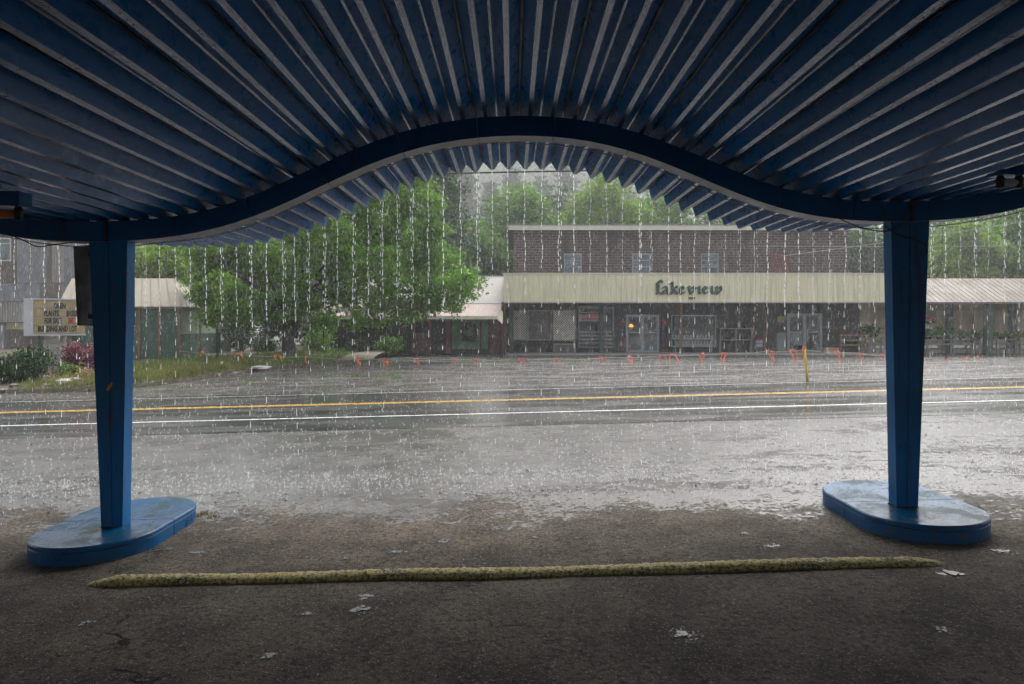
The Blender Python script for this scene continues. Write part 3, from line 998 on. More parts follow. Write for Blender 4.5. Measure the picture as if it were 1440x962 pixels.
# weed on the island's flank, leaf litter, moss
wd = thing('weed', tuple(at(216, 757)), 'small yellow-green weed growing against the island', 'weed')
q = at(216, 757)
leaves('leaf_cluster', np.array([[q.x + rng.normal() * .015, q.y - .01 + rng.normal() * .015, q.z + .01 + rng.random() * .13] for _ in range(38)]), .016, 'leaf_bright', wd)
sm = MB(); sm.tube([(q.x, q.y, q.z), (q.x + .005, q.y, q.z + .12)], .002, 5); sm.build('stem', 'grass', wd)
for i, (px, py) in enumerate(((684, 737), (676, 742), (700, 735), (935, 770), (1190, 720), (1060, 716), (820, 805), (1125, 858), (318, 762), (1270, 862), (905, 786))):
    c = at(px, py); mb = MB(); a = rnd.uniform(0, 3); s_ = rnd.uniform(.012, .024)
    u = Vector((math.cos(a), math.sin(a), 0)) * s_; v = Vector((-math.sin(a), math.cos(a), 0)) * s_ * .45
    c = c + Vector((0, 0, .005))
    mb.face([c + u, c + v + Vector((0, 0, .006)), c - u, c - v + Vector((0, 0, .008))])
    o = mb.build('fallen_leaf', 'fallen', None, False, loc=c); tag(o, 'small brown fallen leaf flat on the asphalt', 'leaf', 'fallen leaves on the asphalt')
mp = []
for px, py in ((285, 722), (292, 724), (300, 727), (278, 726), (270, 733)):
    c = at(px, py)
    for _ in range(60): mp.append((c.x + rng.normal() * .03, c.y + rng.normal() * .03, c.z + .004 + rng.random() * .006))
leaves('moss_patch', np.array(mp), .008, 'moss', None, 'stuff')

# ------------------------------------------------------------------ storefront across the road
YW, YF, YB = 38.6, 36.0, 42.0
store = thing('storefront', (9.6, YF, 0), 'long low store with a cream metal fascia reading Lakeview over a dark porch', 'store')
xL, xR = X_(708, YF), X_(1246, YF)
zf0, zf1 = Z_(424.5, YF), Z_(385.5, YF)
# fascia with ribs
fb = MB()
x = xL
prof = []
while x < xR:
    prof += [(x, YF), (x + .235, YF), (x + .245, YF - .022), (x + .262, YF - .022)]
    x += .272
prof = [p for p in prof if p[0] < xR] + [(xR, YF), (xR, YF + .08), (xL, YF + .08)]
fb.prism(prof, 2, zf0, zf1)
fb.build('fascia', 'cream', store)
tb = MB(); tb.box(xL - .04, xR + .02, YF - .04, YF + .1, zf1 + .002, zf1 + .06); tb.build('top_trim', 'cream_trim', store)
tb = MB(); tb.box(xL, xR, YF - .035, YF + .06, zf0 - .06, zf0 - .002); tb.build('bottom_trim', 'sill', store)
# porch roof, ceiling, floor
b = MB(); b.box(xL + .02, xR, YF + .09, YB - .01, zf1 - .12, zf1 - .02); b.build('porch_roof', 'weathered', store)
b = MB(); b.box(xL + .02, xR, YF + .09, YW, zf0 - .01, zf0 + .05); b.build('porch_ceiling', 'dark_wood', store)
# front wall pieces around the openings
OPEN = [(813, 863, 432, 489), (880, 927, 442.5, 496.5), (944, 1007, 443, 488), (1107, 1156, 441, 497)]
wl = MB()
xcur = xL + .05
for a, c, t_, b_ in OPEN:
    ax, cx2, tz, bz = X_(a, YW), X_(c, YW), Z_(t_, YW), max(0.02, Z_(b_, YW))
    wl.box(xcur, ax, YW, YW + .15, -.05, zf0 + .6)
    wl.box(ax, cx2, YW, YW + .15, tz, zf0 + .6)
    if bz > .1: wl.box(ax, cx2, YW, YW + .15, -.05, bz)
    xcur = cx2
wl.box(xcur, X_(1210, YW), YW, YW + .15, -.05, zf0 + .6)
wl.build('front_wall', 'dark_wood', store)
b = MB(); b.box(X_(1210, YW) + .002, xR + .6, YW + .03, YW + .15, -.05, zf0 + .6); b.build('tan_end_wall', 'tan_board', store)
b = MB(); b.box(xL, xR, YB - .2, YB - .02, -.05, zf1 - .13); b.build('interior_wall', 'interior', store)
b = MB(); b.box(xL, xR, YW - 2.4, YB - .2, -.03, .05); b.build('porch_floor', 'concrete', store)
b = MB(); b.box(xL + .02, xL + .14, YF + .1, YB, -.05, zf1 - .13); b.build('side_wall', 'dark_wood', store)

def frame_of(parent, name, x0, x1, z0, z1, y, w, mm, bars_z=(), bars_x=(), d=.07, glass=True):
    f = MB()
    f.box(x0, x0 + w, y, y + d, z0, z1); f.box(x1 - w, x1, y, y + d, z0, z1)
    f.box(x0 + w, x1 - w, y, y + d, z1 - w, z1); f.box(x0 + w, x1 - w, y, y + d, z0, z0 + w)
    for bz in bars_z: f.box(x0 + w, x1 - w, y + .004, y + d - .004, bz - w * .35, bz + w * .35)
    for bx in bars_x: f.box(bx - w * .35, bx + w * .35, y + .008, y + d - .008, z0 + w, z1 - w)
    fo = f.build(name, mm, parent)
    if glass:
        g = MB(); g.box(x0 + w * .7, x1 - w * .7, y + d * .45, y + d * .55, z0 + w * .7, z1 - w * .7); g.build('pane', 'glass', fo)
    return fo
def double_door(a, c, t_, b_):
    x0, x1, z0, z1 = X_(a, YW), X_(c, YW), max(.05, Z_(b_, YW)), Z_(t_, YW)
    xm = (x0 + x1) / 2
    for u, v in ((x0 + .05, xm - .004), (xm + .004, x1 - .05)):
        d = frame_of(store, 'door', u, v, z0 + .01, z1 - .06, YW - .01, .09, 'alu', (z0 + (z1 - z0) * .52,))
        h = MB(); hx = v - .13 if v < xm else u + .13
        h.tube([(hx, YW - .03, z0 + .95), (hx, YW - .07, z0 + .98), (hx, YW - .07, z0 + 1.25), (hx, YW - .03, z0 + 1.28)], .014, 6); h.build('handle', 'alu', d)
    f = MB(); f.box(x0, x0 + .045, YW - .02, YW + .1, z0, z1); f.box(x1 - .045, x1, YW - .02, YW + .1, z0, z1); f.box(x0 + .045, x1 - .045, YW - .02, YW + .1, z1 - .055, z1)
    f.build('door_frame', 'alu', store)
double_door(*OPEN[1]); double_door(*OPEN[3])
for a, c, t_, b_ in (OPEN[0], OPEN[2]):
    frame_of(store, 'shop_window', X_(a, YW), X_(c, YW), Z_(b_, YW), Z_(t_, YW), YW - .02, .06, 'alu')
# posters on the glass
for a, c, t_, b_, mm in ((893, 900, 447, 458, 'poster2'), (904, 911, 455, 464, 'poster'), (905, 908, 468, 471, 'poster2'), (850, 860, 447, 461, 'poster2'), (948, 957, 446, 464, 'poster')):
    b = MB(); b.box(X_(a, YW), X_(c, YW), YW + .035, YW + .04, Z_(b_, YW), Z_(t_, YW)); b.build('poster', mm, store)
# porch posts
for px, w, mm in ((719, .22, 'green_post'), (846, .22, 'green_post'), (958, .13, 'brown_wood')):
    Yp = 37.2 if mm == 'green_post' else 37.6
    b = MB(); xx = X_(px, Yp); b.box(xx - w / 2, xx + w / 2, Yp, Yp + w, .05, zf0 - .01); b.build('porch_post', mm, store)
b = MB(); xx = X_(706.5, YF); b.tube([(xx, YF + .05, -.02), (xx, YF + .05, zf0)], .05, 8); b.build('downspout', 'maroon', store)
b = MB(); Yt = 37.4; b.tube([(X_(1074, Yt), Yt, .05), (X_(1076, Yt), Yt, .9), (X_(1078, Yt), Yt, 1.5), (X_(1073, Yt), Yt, zf0)], [.09, .08, .07, .08], 8); b.build('log_post', 'brown_wood', store, True)
b = MB(); b.box(X_(1040, YW), X_(1250, YW), 36.3, 36.42, -.05, .10); b.build('step', 'concrete', store)

# lit lamp inside the door
lp = thing('table_lamp', (X_(887.5, 39.6), 39.6, .05), 'small glowing orange lamp just inside the glass double doors', 'lamp')
c = PX(887.5, 458, 39.6)
b = MB(); b.lathe((c.x, c.y, c.z - .09), [(.13, 0), (.12, .09), (.07, .17), (.02, .19)], 12); b.build('lamp_shade', 'lamp', lp, True)
b = MB(); b.lathe((c.x, c.y, .05), [(.15, 0), (.15, .04), (.03, .08), (.03, c.z - .15)], 10); b.build('lamp_stand', 'brown_wood', lp, True)

# "Lakeview" in broad pen letters
sgn = thing('store_sign', (X_(968, YF), YF - .03, Z_(415, YF)), 'green raised blackletter sign reading Lakeview on the cream fascia', 'sign')
def nib_letter(strokes, w=34, ang=38):
    n = (math.cos(R(ang)) * w / 2, -math.sin(R(ang)) * w / 2)
    n = (n[0], n[1])
    t2 = (math.sin(R(ang)) * 5, math.cos(R(ang)) * 5)
    mb = MB()
    def hull(pts):
        pts = sorted(set(pts))
        def half(ps):
            h = []
            for p in ps:
                while len(h) >= 2 and (h[-1][0]-h[-2][0])*(p[1]-h[-2][1]) - (h[-1][1]-h[-2][1])*(p[0]-h[-2][0]) <= 0: h.pop()
                h.append(p)
            return h
        a, b = half(pts), half(pts[::-1])
        return a[:-1] + b[:-1]
    k = 0
    for st in strokes:
        for p, q in zip(st, st[1:]):
            pp = []
            for c in (p, q):
                for s1 in (-1, 1):
                    for s2 in (-1, 1):
                        pp.append((c[0] + s1*n[0] + s2*t2[0], c[1] + s1*n[1] + s2*t2[1]))
            h = hull(pp)
            poly = []
            for zx, zy in h:
                w_ = PX(900 + zx / 9, 370 + zy / 9, YF)
                poly.append((w_.x, w_.z))
            mb.prism(poly, 1, YF - .085 - .0012 * (k % 9), YF - .024)
            k += 1
    return mb
def arc(cx, cy, rx, ry, a0, a1, n=8):
    return [(cx + rx * math.cos(R(a0 + (a1 - a0) * i / n)), cy + ry * math.sin(R(a0 + (a1 - a0) * i / n))) for i in range(n + 1)]
LET = [
    [[(225, 238), (228, 300), (224, 375)], [(208, 388), (240, 380), (275, 388)], [(222, 240), (245, 226), (262, 226), (276, 248)], [(212, 250), (214, 380)]],
    [[(285, 312), (310, 300), (332, 306), (338, 340), (345, 375), (366, 386)], [(330, 345), (296, 352), (290, 378), (308, 386), (338, 366)]],
    [[(382, 258), (405, 246), (405, 300), (403, 388)], [(408, 340), (440, 305), (455, 300), (462, 312)], [(420, 338), (440, 360), (462, 386), (478, 380)]],
    [[(545, 322), (536, 304), (515, 304), (502, 330), (506, 366), (528, 388), (556, 376)], [(510, 350), (548, 324)]],
    [[(598, 308), (618, 300), (622, 350), (640, 390)], [(640, 392), (680, 352), (690, 318), (670, 302), (652, 312)]],
    [[(722, 312), (744, 298), (742, 350), (740, 378), (762, 384)]],
    [[(838, 322), (828, 304), (806, 304), (794, 330), (798, 366), (820, 388), (846, 376)], [(802, 350), (840, 324)]],
    [[(880, 308), (902, 300), (902, 350), (916, 386), (940, 378)], [(950, 310), (964, 300), (964, 350), (976, 390)], [(976, 392), (1010, 362), (1020, 326), (1012, 300), (998, 310)]],
]
for st in LET:
    nib_letter(st).build('letter', 'sign_green', sgn)
npl = thing('number_plate', tuple(PX(972, 419, YF)), 'tiny black number plate under the store sign', 'number plate')
b = MB(); a_, c_ = PX(968, 421, YF), PX(977, 417.8, YF); b.box(a_.x, c_.x, YF - .05, YF - .024, a_.z, c_.z); b.build('plate', 'black', npl)
b = MB()
for k in range(4):
    xx = a_.x + .075 + k * .06
    b.tube([(xx + .018 * math.cos(t), YF - .051, (a_.z + c_.z) / 2 + .034 * math.sin(t)) for t in np.linspace(0, 6.28, 9)], .006, 4)
b.build('number', 'sill', npl)

# wall sign behind the porch, lettering of its own
def text_mesh(body, size, xs_, parent, name, mm, loc, rotz=0.0, ext=.01, align='CENTER'):
    cu = bpy.data.curves.new('text', 'FONT'); cu.body = body; cu.size = size; cu.extrude = ext; cu.align_x = align; cu.align_y = 'CENTER'
    cu.resolution_u = 2; cu.offset = size * .03
    to = bpy.data.objects.new('text', cu); col.objects.link(to)
    dg = bpy.context.evaluated_depsgraph_get(); dg.update()
    me = bpy.data.meshes.new_from_object(to.evaluated_get(dg))
    bpy.data.objects.remove(to)
    me.transform(Matrix.Translation(Vector(loc) - ROOT[parent]) @ Matrix.Rotation(rotz, 4, 'Z') @ Matrix.Rotation(R(90), 4, 'X') @ Matrix.Diagonal((xs_, 1, 1, 1)))
    me.materials.clear(); me.materials.append(M[mm])
    o = bpy.data.objects.new(name, me); col.objects.link(o); o.parent = parent; ROOT[o] = ROOT[parent]
    return o
Ys = 37.5
ws = thing('hanging_sign', tuple(PX(832, 440, Ys)), 'pale board sign with dark Lakeview lettering and red lines, hung in the dark porch', 'sign')
b = MB(); a_, c_ = PX(814, 452, Ys), PX(851, 430, Ys)
b.box(a_.x, c_.x, Ys, Ys + .05, (a_.z + c_.z) / 2 + .03, c_.z); b.box(a_.x, c_.x, Ys, Ys + .05, a_.z, (a_.z + c_.z) / 2 - .01)
b.build('board', 'sign_white', ws)
p = PX(831, 436, Ys); text_mesh('Lakeview', .36, .80, ws, 'lettering', 'letter_black', (p.x, Ys - .008, p.z))
b = MB()
for row in (443.2, 448.5):
    for k in range(14):
        p = PX(818.5 + k * 1.85, row, Ys)
        b.box(p.x - .018, p.x + .018, Ys - .012, Ys - .002, p.z - .07, p.z + .07)
        b.box(p.x + .018, p.x + .05, Ys - .012, Ys - .002, p.z + rnd.choice((-.07, 0, .05)), p.z + rnd.choice((-.05, .02, .07)) + .02)
b.build('red_lettering', 'letter_red', ws)
b = MB(); b.box(a_.x + .1, a_.x + .12, Ys + .02, Ys + .04, c_.z, zf0 - .01); b.box(c_.x - .12, c_.x - .1, Ys + .02, Ys + .04, c_.z, zf0 - .01); b.build('hanger', 'steel', ws)

# lattice panels
def lattice(px0, px1, py0, py1, Y, mm, frame, label, pitch=.135, w=.034, skip=None):
    x0, x1, z0, z1 = X_(px0, Y), X_(px1, Y), Z_(py1, Y), Z_(py0, Y)
    t = thing('lattice_panel', ((x0 + x1) / 2, Y, z0), label, 'lattice', 'lattice panels in the porch')
    for sg in (1, -1):
        b = MB(); s = (z0 - (x1 - x0)) if sg > 0 else z0
        s = -3.0
        W, H = x1 - x0, z1 - z0
        k = -H
        while k < W + H:
            # line x - x0 = k + t, z = t  (or mirrored)
            t0, t1 = max(0, -k), min(H, W - k)
            if t1 - t0 > .05:
                pa, pb = (k + t0, t0), (k + t1, t1)
                if sg < 0: pa, pb = (W - pa[0], pa[1]), (W - pb[0], pb[1])
                nx, nz = (w * .5 * .707, -w * .5 * .707 * (1 if sg > 0 else -1))
                if sg < 0: nx, nz = w * .5 * .707, w * .5 * .707
                y0 = Y + (.0 if sg > 0 else .013)
                b.prism([(x0 + pa[0] + nx, z0 + pa[1] + nz), (x0 + pb[0] + nx, z0 + pb[1] + nz), (x0 + pb[0] - nx, z0 + pb[1] - nz), (x0 + pa[0] - nx, z0 + pa[1] - nz)], 1, y0, y0 + .012)
            k += pitch
        b.build('slats', mm, t)
    frame_of(t, 'frame', x0 - .03, x1 + .03, z0 - .03, z1 + .03, Y - .012, .06, frame, (), (), .05, False)
lattice(777.5, 809, 436, 479, 37.35, 'lattice', 'brown_wood', 'pale diamond lattice panel in a brown frame beside the hanging sign')
lattice(722, 741, 437, 478, 37.9, 'lattice', 'grey_wood', 'narrow pale lattice strip beside the green porch post')
lattice(742.5, 775, 437, 478, 37.7, 'old_lattice', 'grey_wood', 'weathered dark lattice panel left of the pale framed one')
lattice(779, 809, 484, 497, 37.35, 'old_lattice', 'grey_wood', 'low dark lattice skirt below the pale framed panel')

# white picket display in front of the big window, metal shelf by the other
pk = thing('picket_bench', (X_(975, 38.2), 38.2, .05), 'white picket bench standing before the big shop window', 'bench')
for rowz, (a, c) in ((474.5, (946, 1003)), (483, (952, 1003))):
    Yk = 38.25 if rowz < 480 else 37.95
    px = a
    while px < c:
        b = MB(); p = PX(px, rowz, Yk); q_ = .05
        b.prism([(p.x - q_, p.z - .13), (p.x + q_, p.z - .13), (p.x + q_, p.z + .1), (p.x, p.z + .16), (p.x - q_, p.z + .1)], 1, Yk, Yk + .02)
        b.build('picket', 'sign_white', pk); px += 4.3
    b = MB(); p0, p1 = PX(a - 1.5, rowz + 2, Yk), PX(c, rowz + 2, Yk); b.box(p0.x, p1.x, Yk + .022, Yk + .05, p0.z - .05, p0.z + .05); b.build('rail', 'sign_white', pk)
for px in (950, 1001):
    b = MB(); p = PX(px, 480, 38.27); b.box(p.x - .03, p.x + .03, 38.26, 38.32, .05, p.z + .3); b.build('leg', 'sign_white', pk)
mt = thing('metal_bench', (X_(835, 37.9), 37.9, .05), 'grey slatted metal bench under the hanging sign', 'bench')
for py in (467, 472, 477, 482):
    for a, c in ((814, 829), (831, 843), (849, 861)):
        b = MB(); p0, p1 = PX(a, py, 37.9), PX(c, py, 37.9); b.box(p0.x, p1.x, 37.9, 37.93, p0.z - .05, p0.z + .05); b.build('slat', 'weathered', mt)
for px in (813, 830, 845, 862):
    b = MB(); p = PX(px, 465, 37.93); b.box(p.x - .025, p.x + .025, 37.93, 37.99, .05, p.z); b.build('leg', 'green_post', mt)

# garlands either side of the doors
for px, lab in ((875, 'red and blue paper garland hanging on the wall between the metal bench and the doors'), (931.5, 'red and blue paper garland hanging between the doors and the big window')):
    g = thing('garland', tuple(PX(px, 490, YW - .06)), lab, 'garland', 'garlands beside the doors')
    for nm, mm, zz in (('red_tassel', 'flower_red', (452, 456, 478, 486)), ('blue_tassel', 'flower_blue', (462, 469, 472))):
        pts = []
        for py in zz:
            p = PX(px + rnd.uniform(-1, 1), py, YW - .06)
            pts.append(np.array(p) + rng.normal(size=(26, 3)) * np.array([.09, .02, .09]))
        leaves(nm, np.concatenate(pts), .045, mm, g)
    b = MB(); b.tube([PX(px, 446, YW - .03), PX(px, 489, YW - .03)], .012, 5); b.build('cord', 'steel', g)
# porch clutter
co = thing('cooler', tuple(PX(1068, 488, 37.3)), 'small cooler with a red lid and blue band on the porch', 'cooler')
a_, c_ = PX(1063.5, 488, 37.3), PX(1072.5, 477.5, 37.3); h = c_.z - a_.z
for nm, u, v, mm in (('body', 0, .42, 'sign_white'), ('band', .423, .62, 'blue_plastic'), ('rim', .623, .82, 'sign_white'), ('lid', .823, 1, 'red')):
    b = MB(); e = .015 if nm in ('lid', 'band') else 0; b.box(a_.x - e, c_.x + e, 37.3 - e, 37.6 + e, a_.z + h * u, a_.z + h * v); b.build(nm, mm, co)
b = MB(); a2, c2 = PX(1062, 496, 37.28), PX(1074, 488, 37.28); b.box(a2.x, c2.x, 37.25, 37.65, .05, a_.z - .003)
o = b.build('crate', 'dark_wood', None, loc=(a2.x, 37.3, .05)); tag(o, 'dark wooden crate carrying the red-lidded cooler', 'crate')
b = MB(); a_, c_ = PX(1160, 500.5, 36.6), PX(1180, 489.5, 36.6); b.box(a_.x, c_.x, 36.6, 37.0, .0, c_.z); b.box(a_.x + .02, c_.x - .02, 36.62, 36.98, c_.z + .001, c_.z + .02)
o = b.build('cardboard_box', 'card', None, loc=(a_.x, 36.6, 0)); tag(o, 'brown cardboard box on the porch edge beside the glass doors', 'box')
b = MB(); a_, c_ = PX(1093, 453.5, YW - .03), PX(1103, 445, YW - .03); b.box(a_.x, c_.x, YW - .05, YW - .002, a_.z, c_.z); b.box(a_.x + .03, c_.x - .03, YW - .056, YW - .051, a_.z + .1, c_.z - .1)
o = b.build('wall_sign', 'sign_yellow', None, loc=(a_.x, YW - .03, a_.z)); tag(o, 'small yellow sign on the dark wall beside the doors', 'sign')
b = MB(); a_, c_ = PX(1092, 492, YW - .2), PX(1105, 469, YW - .2); b.box(a_.x, c_.x, YW - .25, YW - .02, .05, c_.z); b.box(a_.x - .02, c_.x + .02, YW - .27, YW - .02, c_.z + .002, c_.z + .04)
o = b.build('cabinet', 'weathered', None, loc=(a_.x, YW - .2, .05)); tag(o, 'grey cabinet against the wall under the yellow sign', 'cabinet')
bn = thing('wooden_rack', tuple(PX(1200, 500, 36.7)), 'reddish wooden slatted rack on the porch below the tan wall', 'rack')
for py in (471.5, 478.5, 485.5):
    a_, c_ = PX(1181, py + 1.2, 36.7), PX(1219, py - 1.2, 36.7); b = MB(); b.box(a_.x, c_.x, 36.7, 36.76, a_.z, c_.z); b.build('slat', 'brown_wood', bn)
for px in (1182.5, 1218):
    p = PX(px, 470, 36.76); b = MB(); b.box(p.x - .04, p.x + .04, 36.762, 36.84, 0, p.z); b.build('leg', 'brown_wood', bn)
sh = thing('shop_shelf', tuple(PX(1050, 495, 38.3)), 'long low dark shelf of goods along the porch wall', 'shelf')
for py in (462, 478):
    a_, c_ = PX(1012, py, 38.3), PX(1058, py, 38.3); b = MB(); b.box(a_.x, c_.x, 38.25, 38.55, a_.z - .03, a_.z + .02); b.build('board', 'grey_wood', sh)
for px in (1013, 1035, 1057):
    p = PX(px, 462, 38.3); b = MB(); b.box(p.x - .03, p.x + .03, 38.26, 38.54, .05, p.z - .031); b.build('upright', 'grey_wood', sh)
for i in range(9):
    px = 1015 + i * 4.8; py = 462 if i % 2 else 478
    p = PX(px, py, 38.3); r_ = rnd.uniform(.05, .09); hh = rnd.uniform(.15, .34)
    b = MB(); b.lathe((p.x, 38.38, p.z + .021), [(r_ * .8, 0), (r_, hh * .4), (r_ * .9, hh * .8), (r_ * .5, hh)], 8)
    o = b.build('ornament', ('brown_wood', 'weathered_pale', 'steel', 'maroon')[i % 4], None, True, loc=(p.x, 38.38, p.z + .021)); tag(o, 'small dark ornament standing on the porch shelf', 'ornament', 'ornaments on the porch shelf')

# upper brick storey
brk = thing('brick_building', (10.4, YB, 0), 'two storey brown brick building rising behind the cream fascia', 'building')
bx0, bx1 = X_(722, YB), X_(1193, YB)
zr = Z_(324.5, YB)
WIN = [(793, 818), (889, 914.5), (986, 1010.5)]
wz0, wz1 = Z_(386, YB), Z_(356.5, YB)
b = MB(); xc = bx0
for a, c in WIN + [(1084, 1111)]:
    b.box(xc, X_(a, YB), YB, YB + .3, 0, zr)
    b.box(X_(a, YB), X_(c, YB), YB, YB + .3, wz1, zr)
    b.box(X_(a, YB), X_(c, YB), YB, YB + .3, 0, wz0)
    xc = X_(c, YB)
b.box(xc, bx1, YB, YB + .3, 0, zr)
b.box(bx0, bx0 + .3, YB + .3, YB + 11, 0, zr); b.box(bx1 - .3, bx1, YB + .3, YB + 11, 0, zr); b.box(bx0 + .3, bx1 - .3, YB + 10.7, YB + 11, 0, zr)
b.build('wall', 'brick', brk)
b = MB(); b.box(X_(715, 41.5), bx1 + .4, 41.5, YB + 11.4, zr + .002, zr + .10); b.build('roof', 'weathered', brk)
b = MB(); b.box(X_(715, 41.5), bx1 + .4, 41.44, 41.497, zr - .02, zr + .30); b.build('roof_fascia', 'cream_trim', brk)
b = MB(); b.box(X_(715, 41.5), bx1 + .42, 41.38, 41.437, zr + .25, zr + .33); b.build('gutter', 'weathered', brk)
b = MB(); b.box(bx0 + .31, bx1 - .31, YB + .9, YB + 1.0, 0, zr - .1); b.build('room_wall', 'interior', brk)
for i, (a, c) in enumerate(WIN):
    x0, x1 = X_(a, YB), X_(c, YB)
    fo = frame_of(brk, 'window', x0 + .002, x1 - .002, wz0, wz1, YB - .02, .055, 'alu', (wz0 + .05 + (wz1 - wz0) * .33, wz0 + .02 + (wz1 - wz0) * .66), (), .08)
    b = MB(); b.box(x0 + .06, x1 - .06, YB + .12, YB + .14, wz0 + (wz1 - wz0) * (.32 if i == 2 else .05), wz0 + (wz1 - wz0) * (.5 if i == 2 else .95)); b.build('blind', 'card' if i == 2 else 'weathered', fo)
x0, x1 = X_(1084, YB), X_(1111, YB)
bo = MB(); bo.box(x0 + .002, x1 - .002, YB + .02, YB + .06, wz0, wz1); bo.box(x0 + .3, x1 - .02, YB - .02, YB + .018, (wz0 + wz1) / 2 - .05, (wz0 + wz1) / 2)
o = bo.build('boarded_window', 'old_red', brk); o['label'] = 'boarded up dark red window'

# left shop wing: white metal mansard, shingle awning, red wall, green panel with wreath
wing = thing('shop_wing', (-5, 35, 0), 'low shop with white metal roof, pink shingle awning and green panel behind the big tree', 'shop')
wx0 = -11.2
ya, yb_ = 35.2, 36.6
zA0, zA1 = Z_(446, ya), Z_(427.5, yb_)
xr1 = X_(707.5, 36.2)
b = MB(); b.hexa([(wx0, ya, zA0), (X_(699, ya), ya, zA0), (xr1, yb_, zA1 - .12), (wx0, yb_, zA1 - .12), (wx0, ya, zA0 + .06), (X_(699, ya), ya, zA0 + .06), (xr1, yb_, zA1), (wx0, yb_, zA1)]); b.build('shingle_awning', 'shingle', wing)
b = MB(); b.box(wx0, X_(699, ya), ya - .05, ya - .002, zA0 - .11, zA0 + .05); b.build('awning_trim', 'cream_trim', wing)
b = MB(); b.face([(X_(699, ya) + .004, ya, zA0 - .1), (X_(699, ya) + .28, ya, zA0 - .36), (xr1 + .002, yb_, zA1 + .02), (X_(699, ya) + .004, ya, zA0 + .05)])
b.face([(X_(699, ya) + .004, ya + .04, zA0 + .05), (xr1 + .002, yb_ + .04, zA1 + .02), (X_(699, ya) + .28, ya + .04, zA0 - .36), (X_(699, ya) + .004, ya + .04, zA0 - .1)]); b.build('awning_end', 'cream_trim', wing)
# mansard with ribs
ym0, ym1 = 36.62, 38.2
zm0, zm1 = zA1 + .005, Z_(389, ym1)
b = MB(); x = wx0; k = 0
while x < xr1 - .02:
    x2 = min(x + .125, xr1); t_ = .018
    b.hexa([(x, ym0, zm0), (x2 - .02, ym0, zm0), (x2 - .02, ym1, zm1 - .02), (x, ym1, zm1 - .02), (x, ym0, zm0 + .03), (x2 - .02, ym0, zm0 + .03), (x2 - .02, ym1, zm1), (x, ym1, zm1)])
    b.hexa([(x2 - .02, ym0 - .004, zm0), (x2, ym0 - .004, zm0), (x2, ym1, zm1 - .02), (x2 - .02, ym1, zm1 - .02), (x2 - .02, ym0 - .004, zm0 + .05), (x2, ym0 - .004, zm0 + .05), (x2, ym1, zm1 + .02), (x2 - .02, ym1, zm1 + .02)])
    x = x2
b.build('metal_roof', 'white_metal', wing)
b = MB(); b.box(wx0, xr1, ym1 + .002, ym1 + .16, zm1 - .06, zm1 + .09); b.build('ridge_cap', 'weathered', wing)
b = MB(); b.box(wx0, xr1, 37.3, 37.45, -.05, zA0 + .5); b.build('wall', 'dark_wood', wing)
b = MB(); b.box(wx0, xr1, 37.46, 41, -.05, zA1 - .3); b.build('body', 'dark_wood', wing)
for a, c, t_, b_, mm, nm in ((579, 606, 448, 497, 'maroon', 'red_board'), (627, 634, 447, 497, 'maroon', 'red_board'), (689, 705, 448, 497, 'maroon', 'red_board'), (635.5, 675, 446, 491, 'green_board', 'green_panel'), (677, 686, 446, 491, 'green_board', 'green_panel')):
    b = MB(); a_, c_ = PX(a, b_, 37.25), PX(c, t_, 37.25); b.box(a_.x, c_.x, 37.25, 37.297, max(0, a_.z), min(zA0 + .4, c_.z)); b.build(nm, mm, wing)
b = MB(); a_, c_ = PX(584, 468, 37.24), PX(603, 452, 37.24); b.box(a_.x, c_.x, 37.22, 37.247, a_.z, c_.z); b.build('dark_window', 'black', wing)
wr = thing('wreath', tuple(PX(660, 467, 37.2)), 'round dark evergreen wreath with red bits hung on the green panel', 'wreath')
pts, pr = [], []
c = PX(660, 467, 37.18)
for i in range(1300):
    a = rng.random() * 6.283; r_ = .40 + rng.normal() * .08
    pts.append((c.x + r_ * math.cos(a), c.y + rng.normal() * .04, c.z + r_ * math.sin(a)))
for i in range(120):
    a = rng.random() * 6.283; r_ = .42 + rng.normal() * .07
    pr.append((c.x + r_ * math.cos(a), c.y - .09, c.z + r_ * math.sin(a)))
leaves('foliage', np.array(pts), .045, 'leaf_dark', wr); leaves('berries', np.array(pr), .03, 'leaf_red', wr)
sh_ = []
for i, (px, py, r_, mm, lab) in enumerate(((548, 486, 20, 'leaf_back', 'leafy green shrub against the dark shop wall'), (505, 488, 16, 'leaf_dark', 'dark shrub in the shade of the big tree'), (447, 480, 18, 'leaf_back', 'light green shrub behind the big tree trunk'), (372, 488, 16, 'leaf_dark', 'dark shrub beside the wire fence post'), (340, 470, 22, 'leaf_dark', 'tall dark shrub behind the young tree'))):
    Yq = 34.5 if i < 3 else 33.0
    base = Vector((X_(px, Yq), Yq, 0)); t = thing('shrub', tuple(base), lab, 'shrub')
    cz = max(.5, Z_(py, Yq)); rr = r_ * Yq / 960
    leaves('foliage', tuft_points([(base.x, Yq, cz, rr, rr, cz * .9)], 130, 14, .10), .06, mm, t)
    b = MB()
    for k in range(4): b.tube([(base.x, Yq, 0), (base.x + rnd.uniform(-.2, .2), Yq, cz * .6), (base.x + rnd.uniform(-.4, .4), Yq, cz)], [.03, .02, .01], 5)
    b.build('stem', 'bark', t)

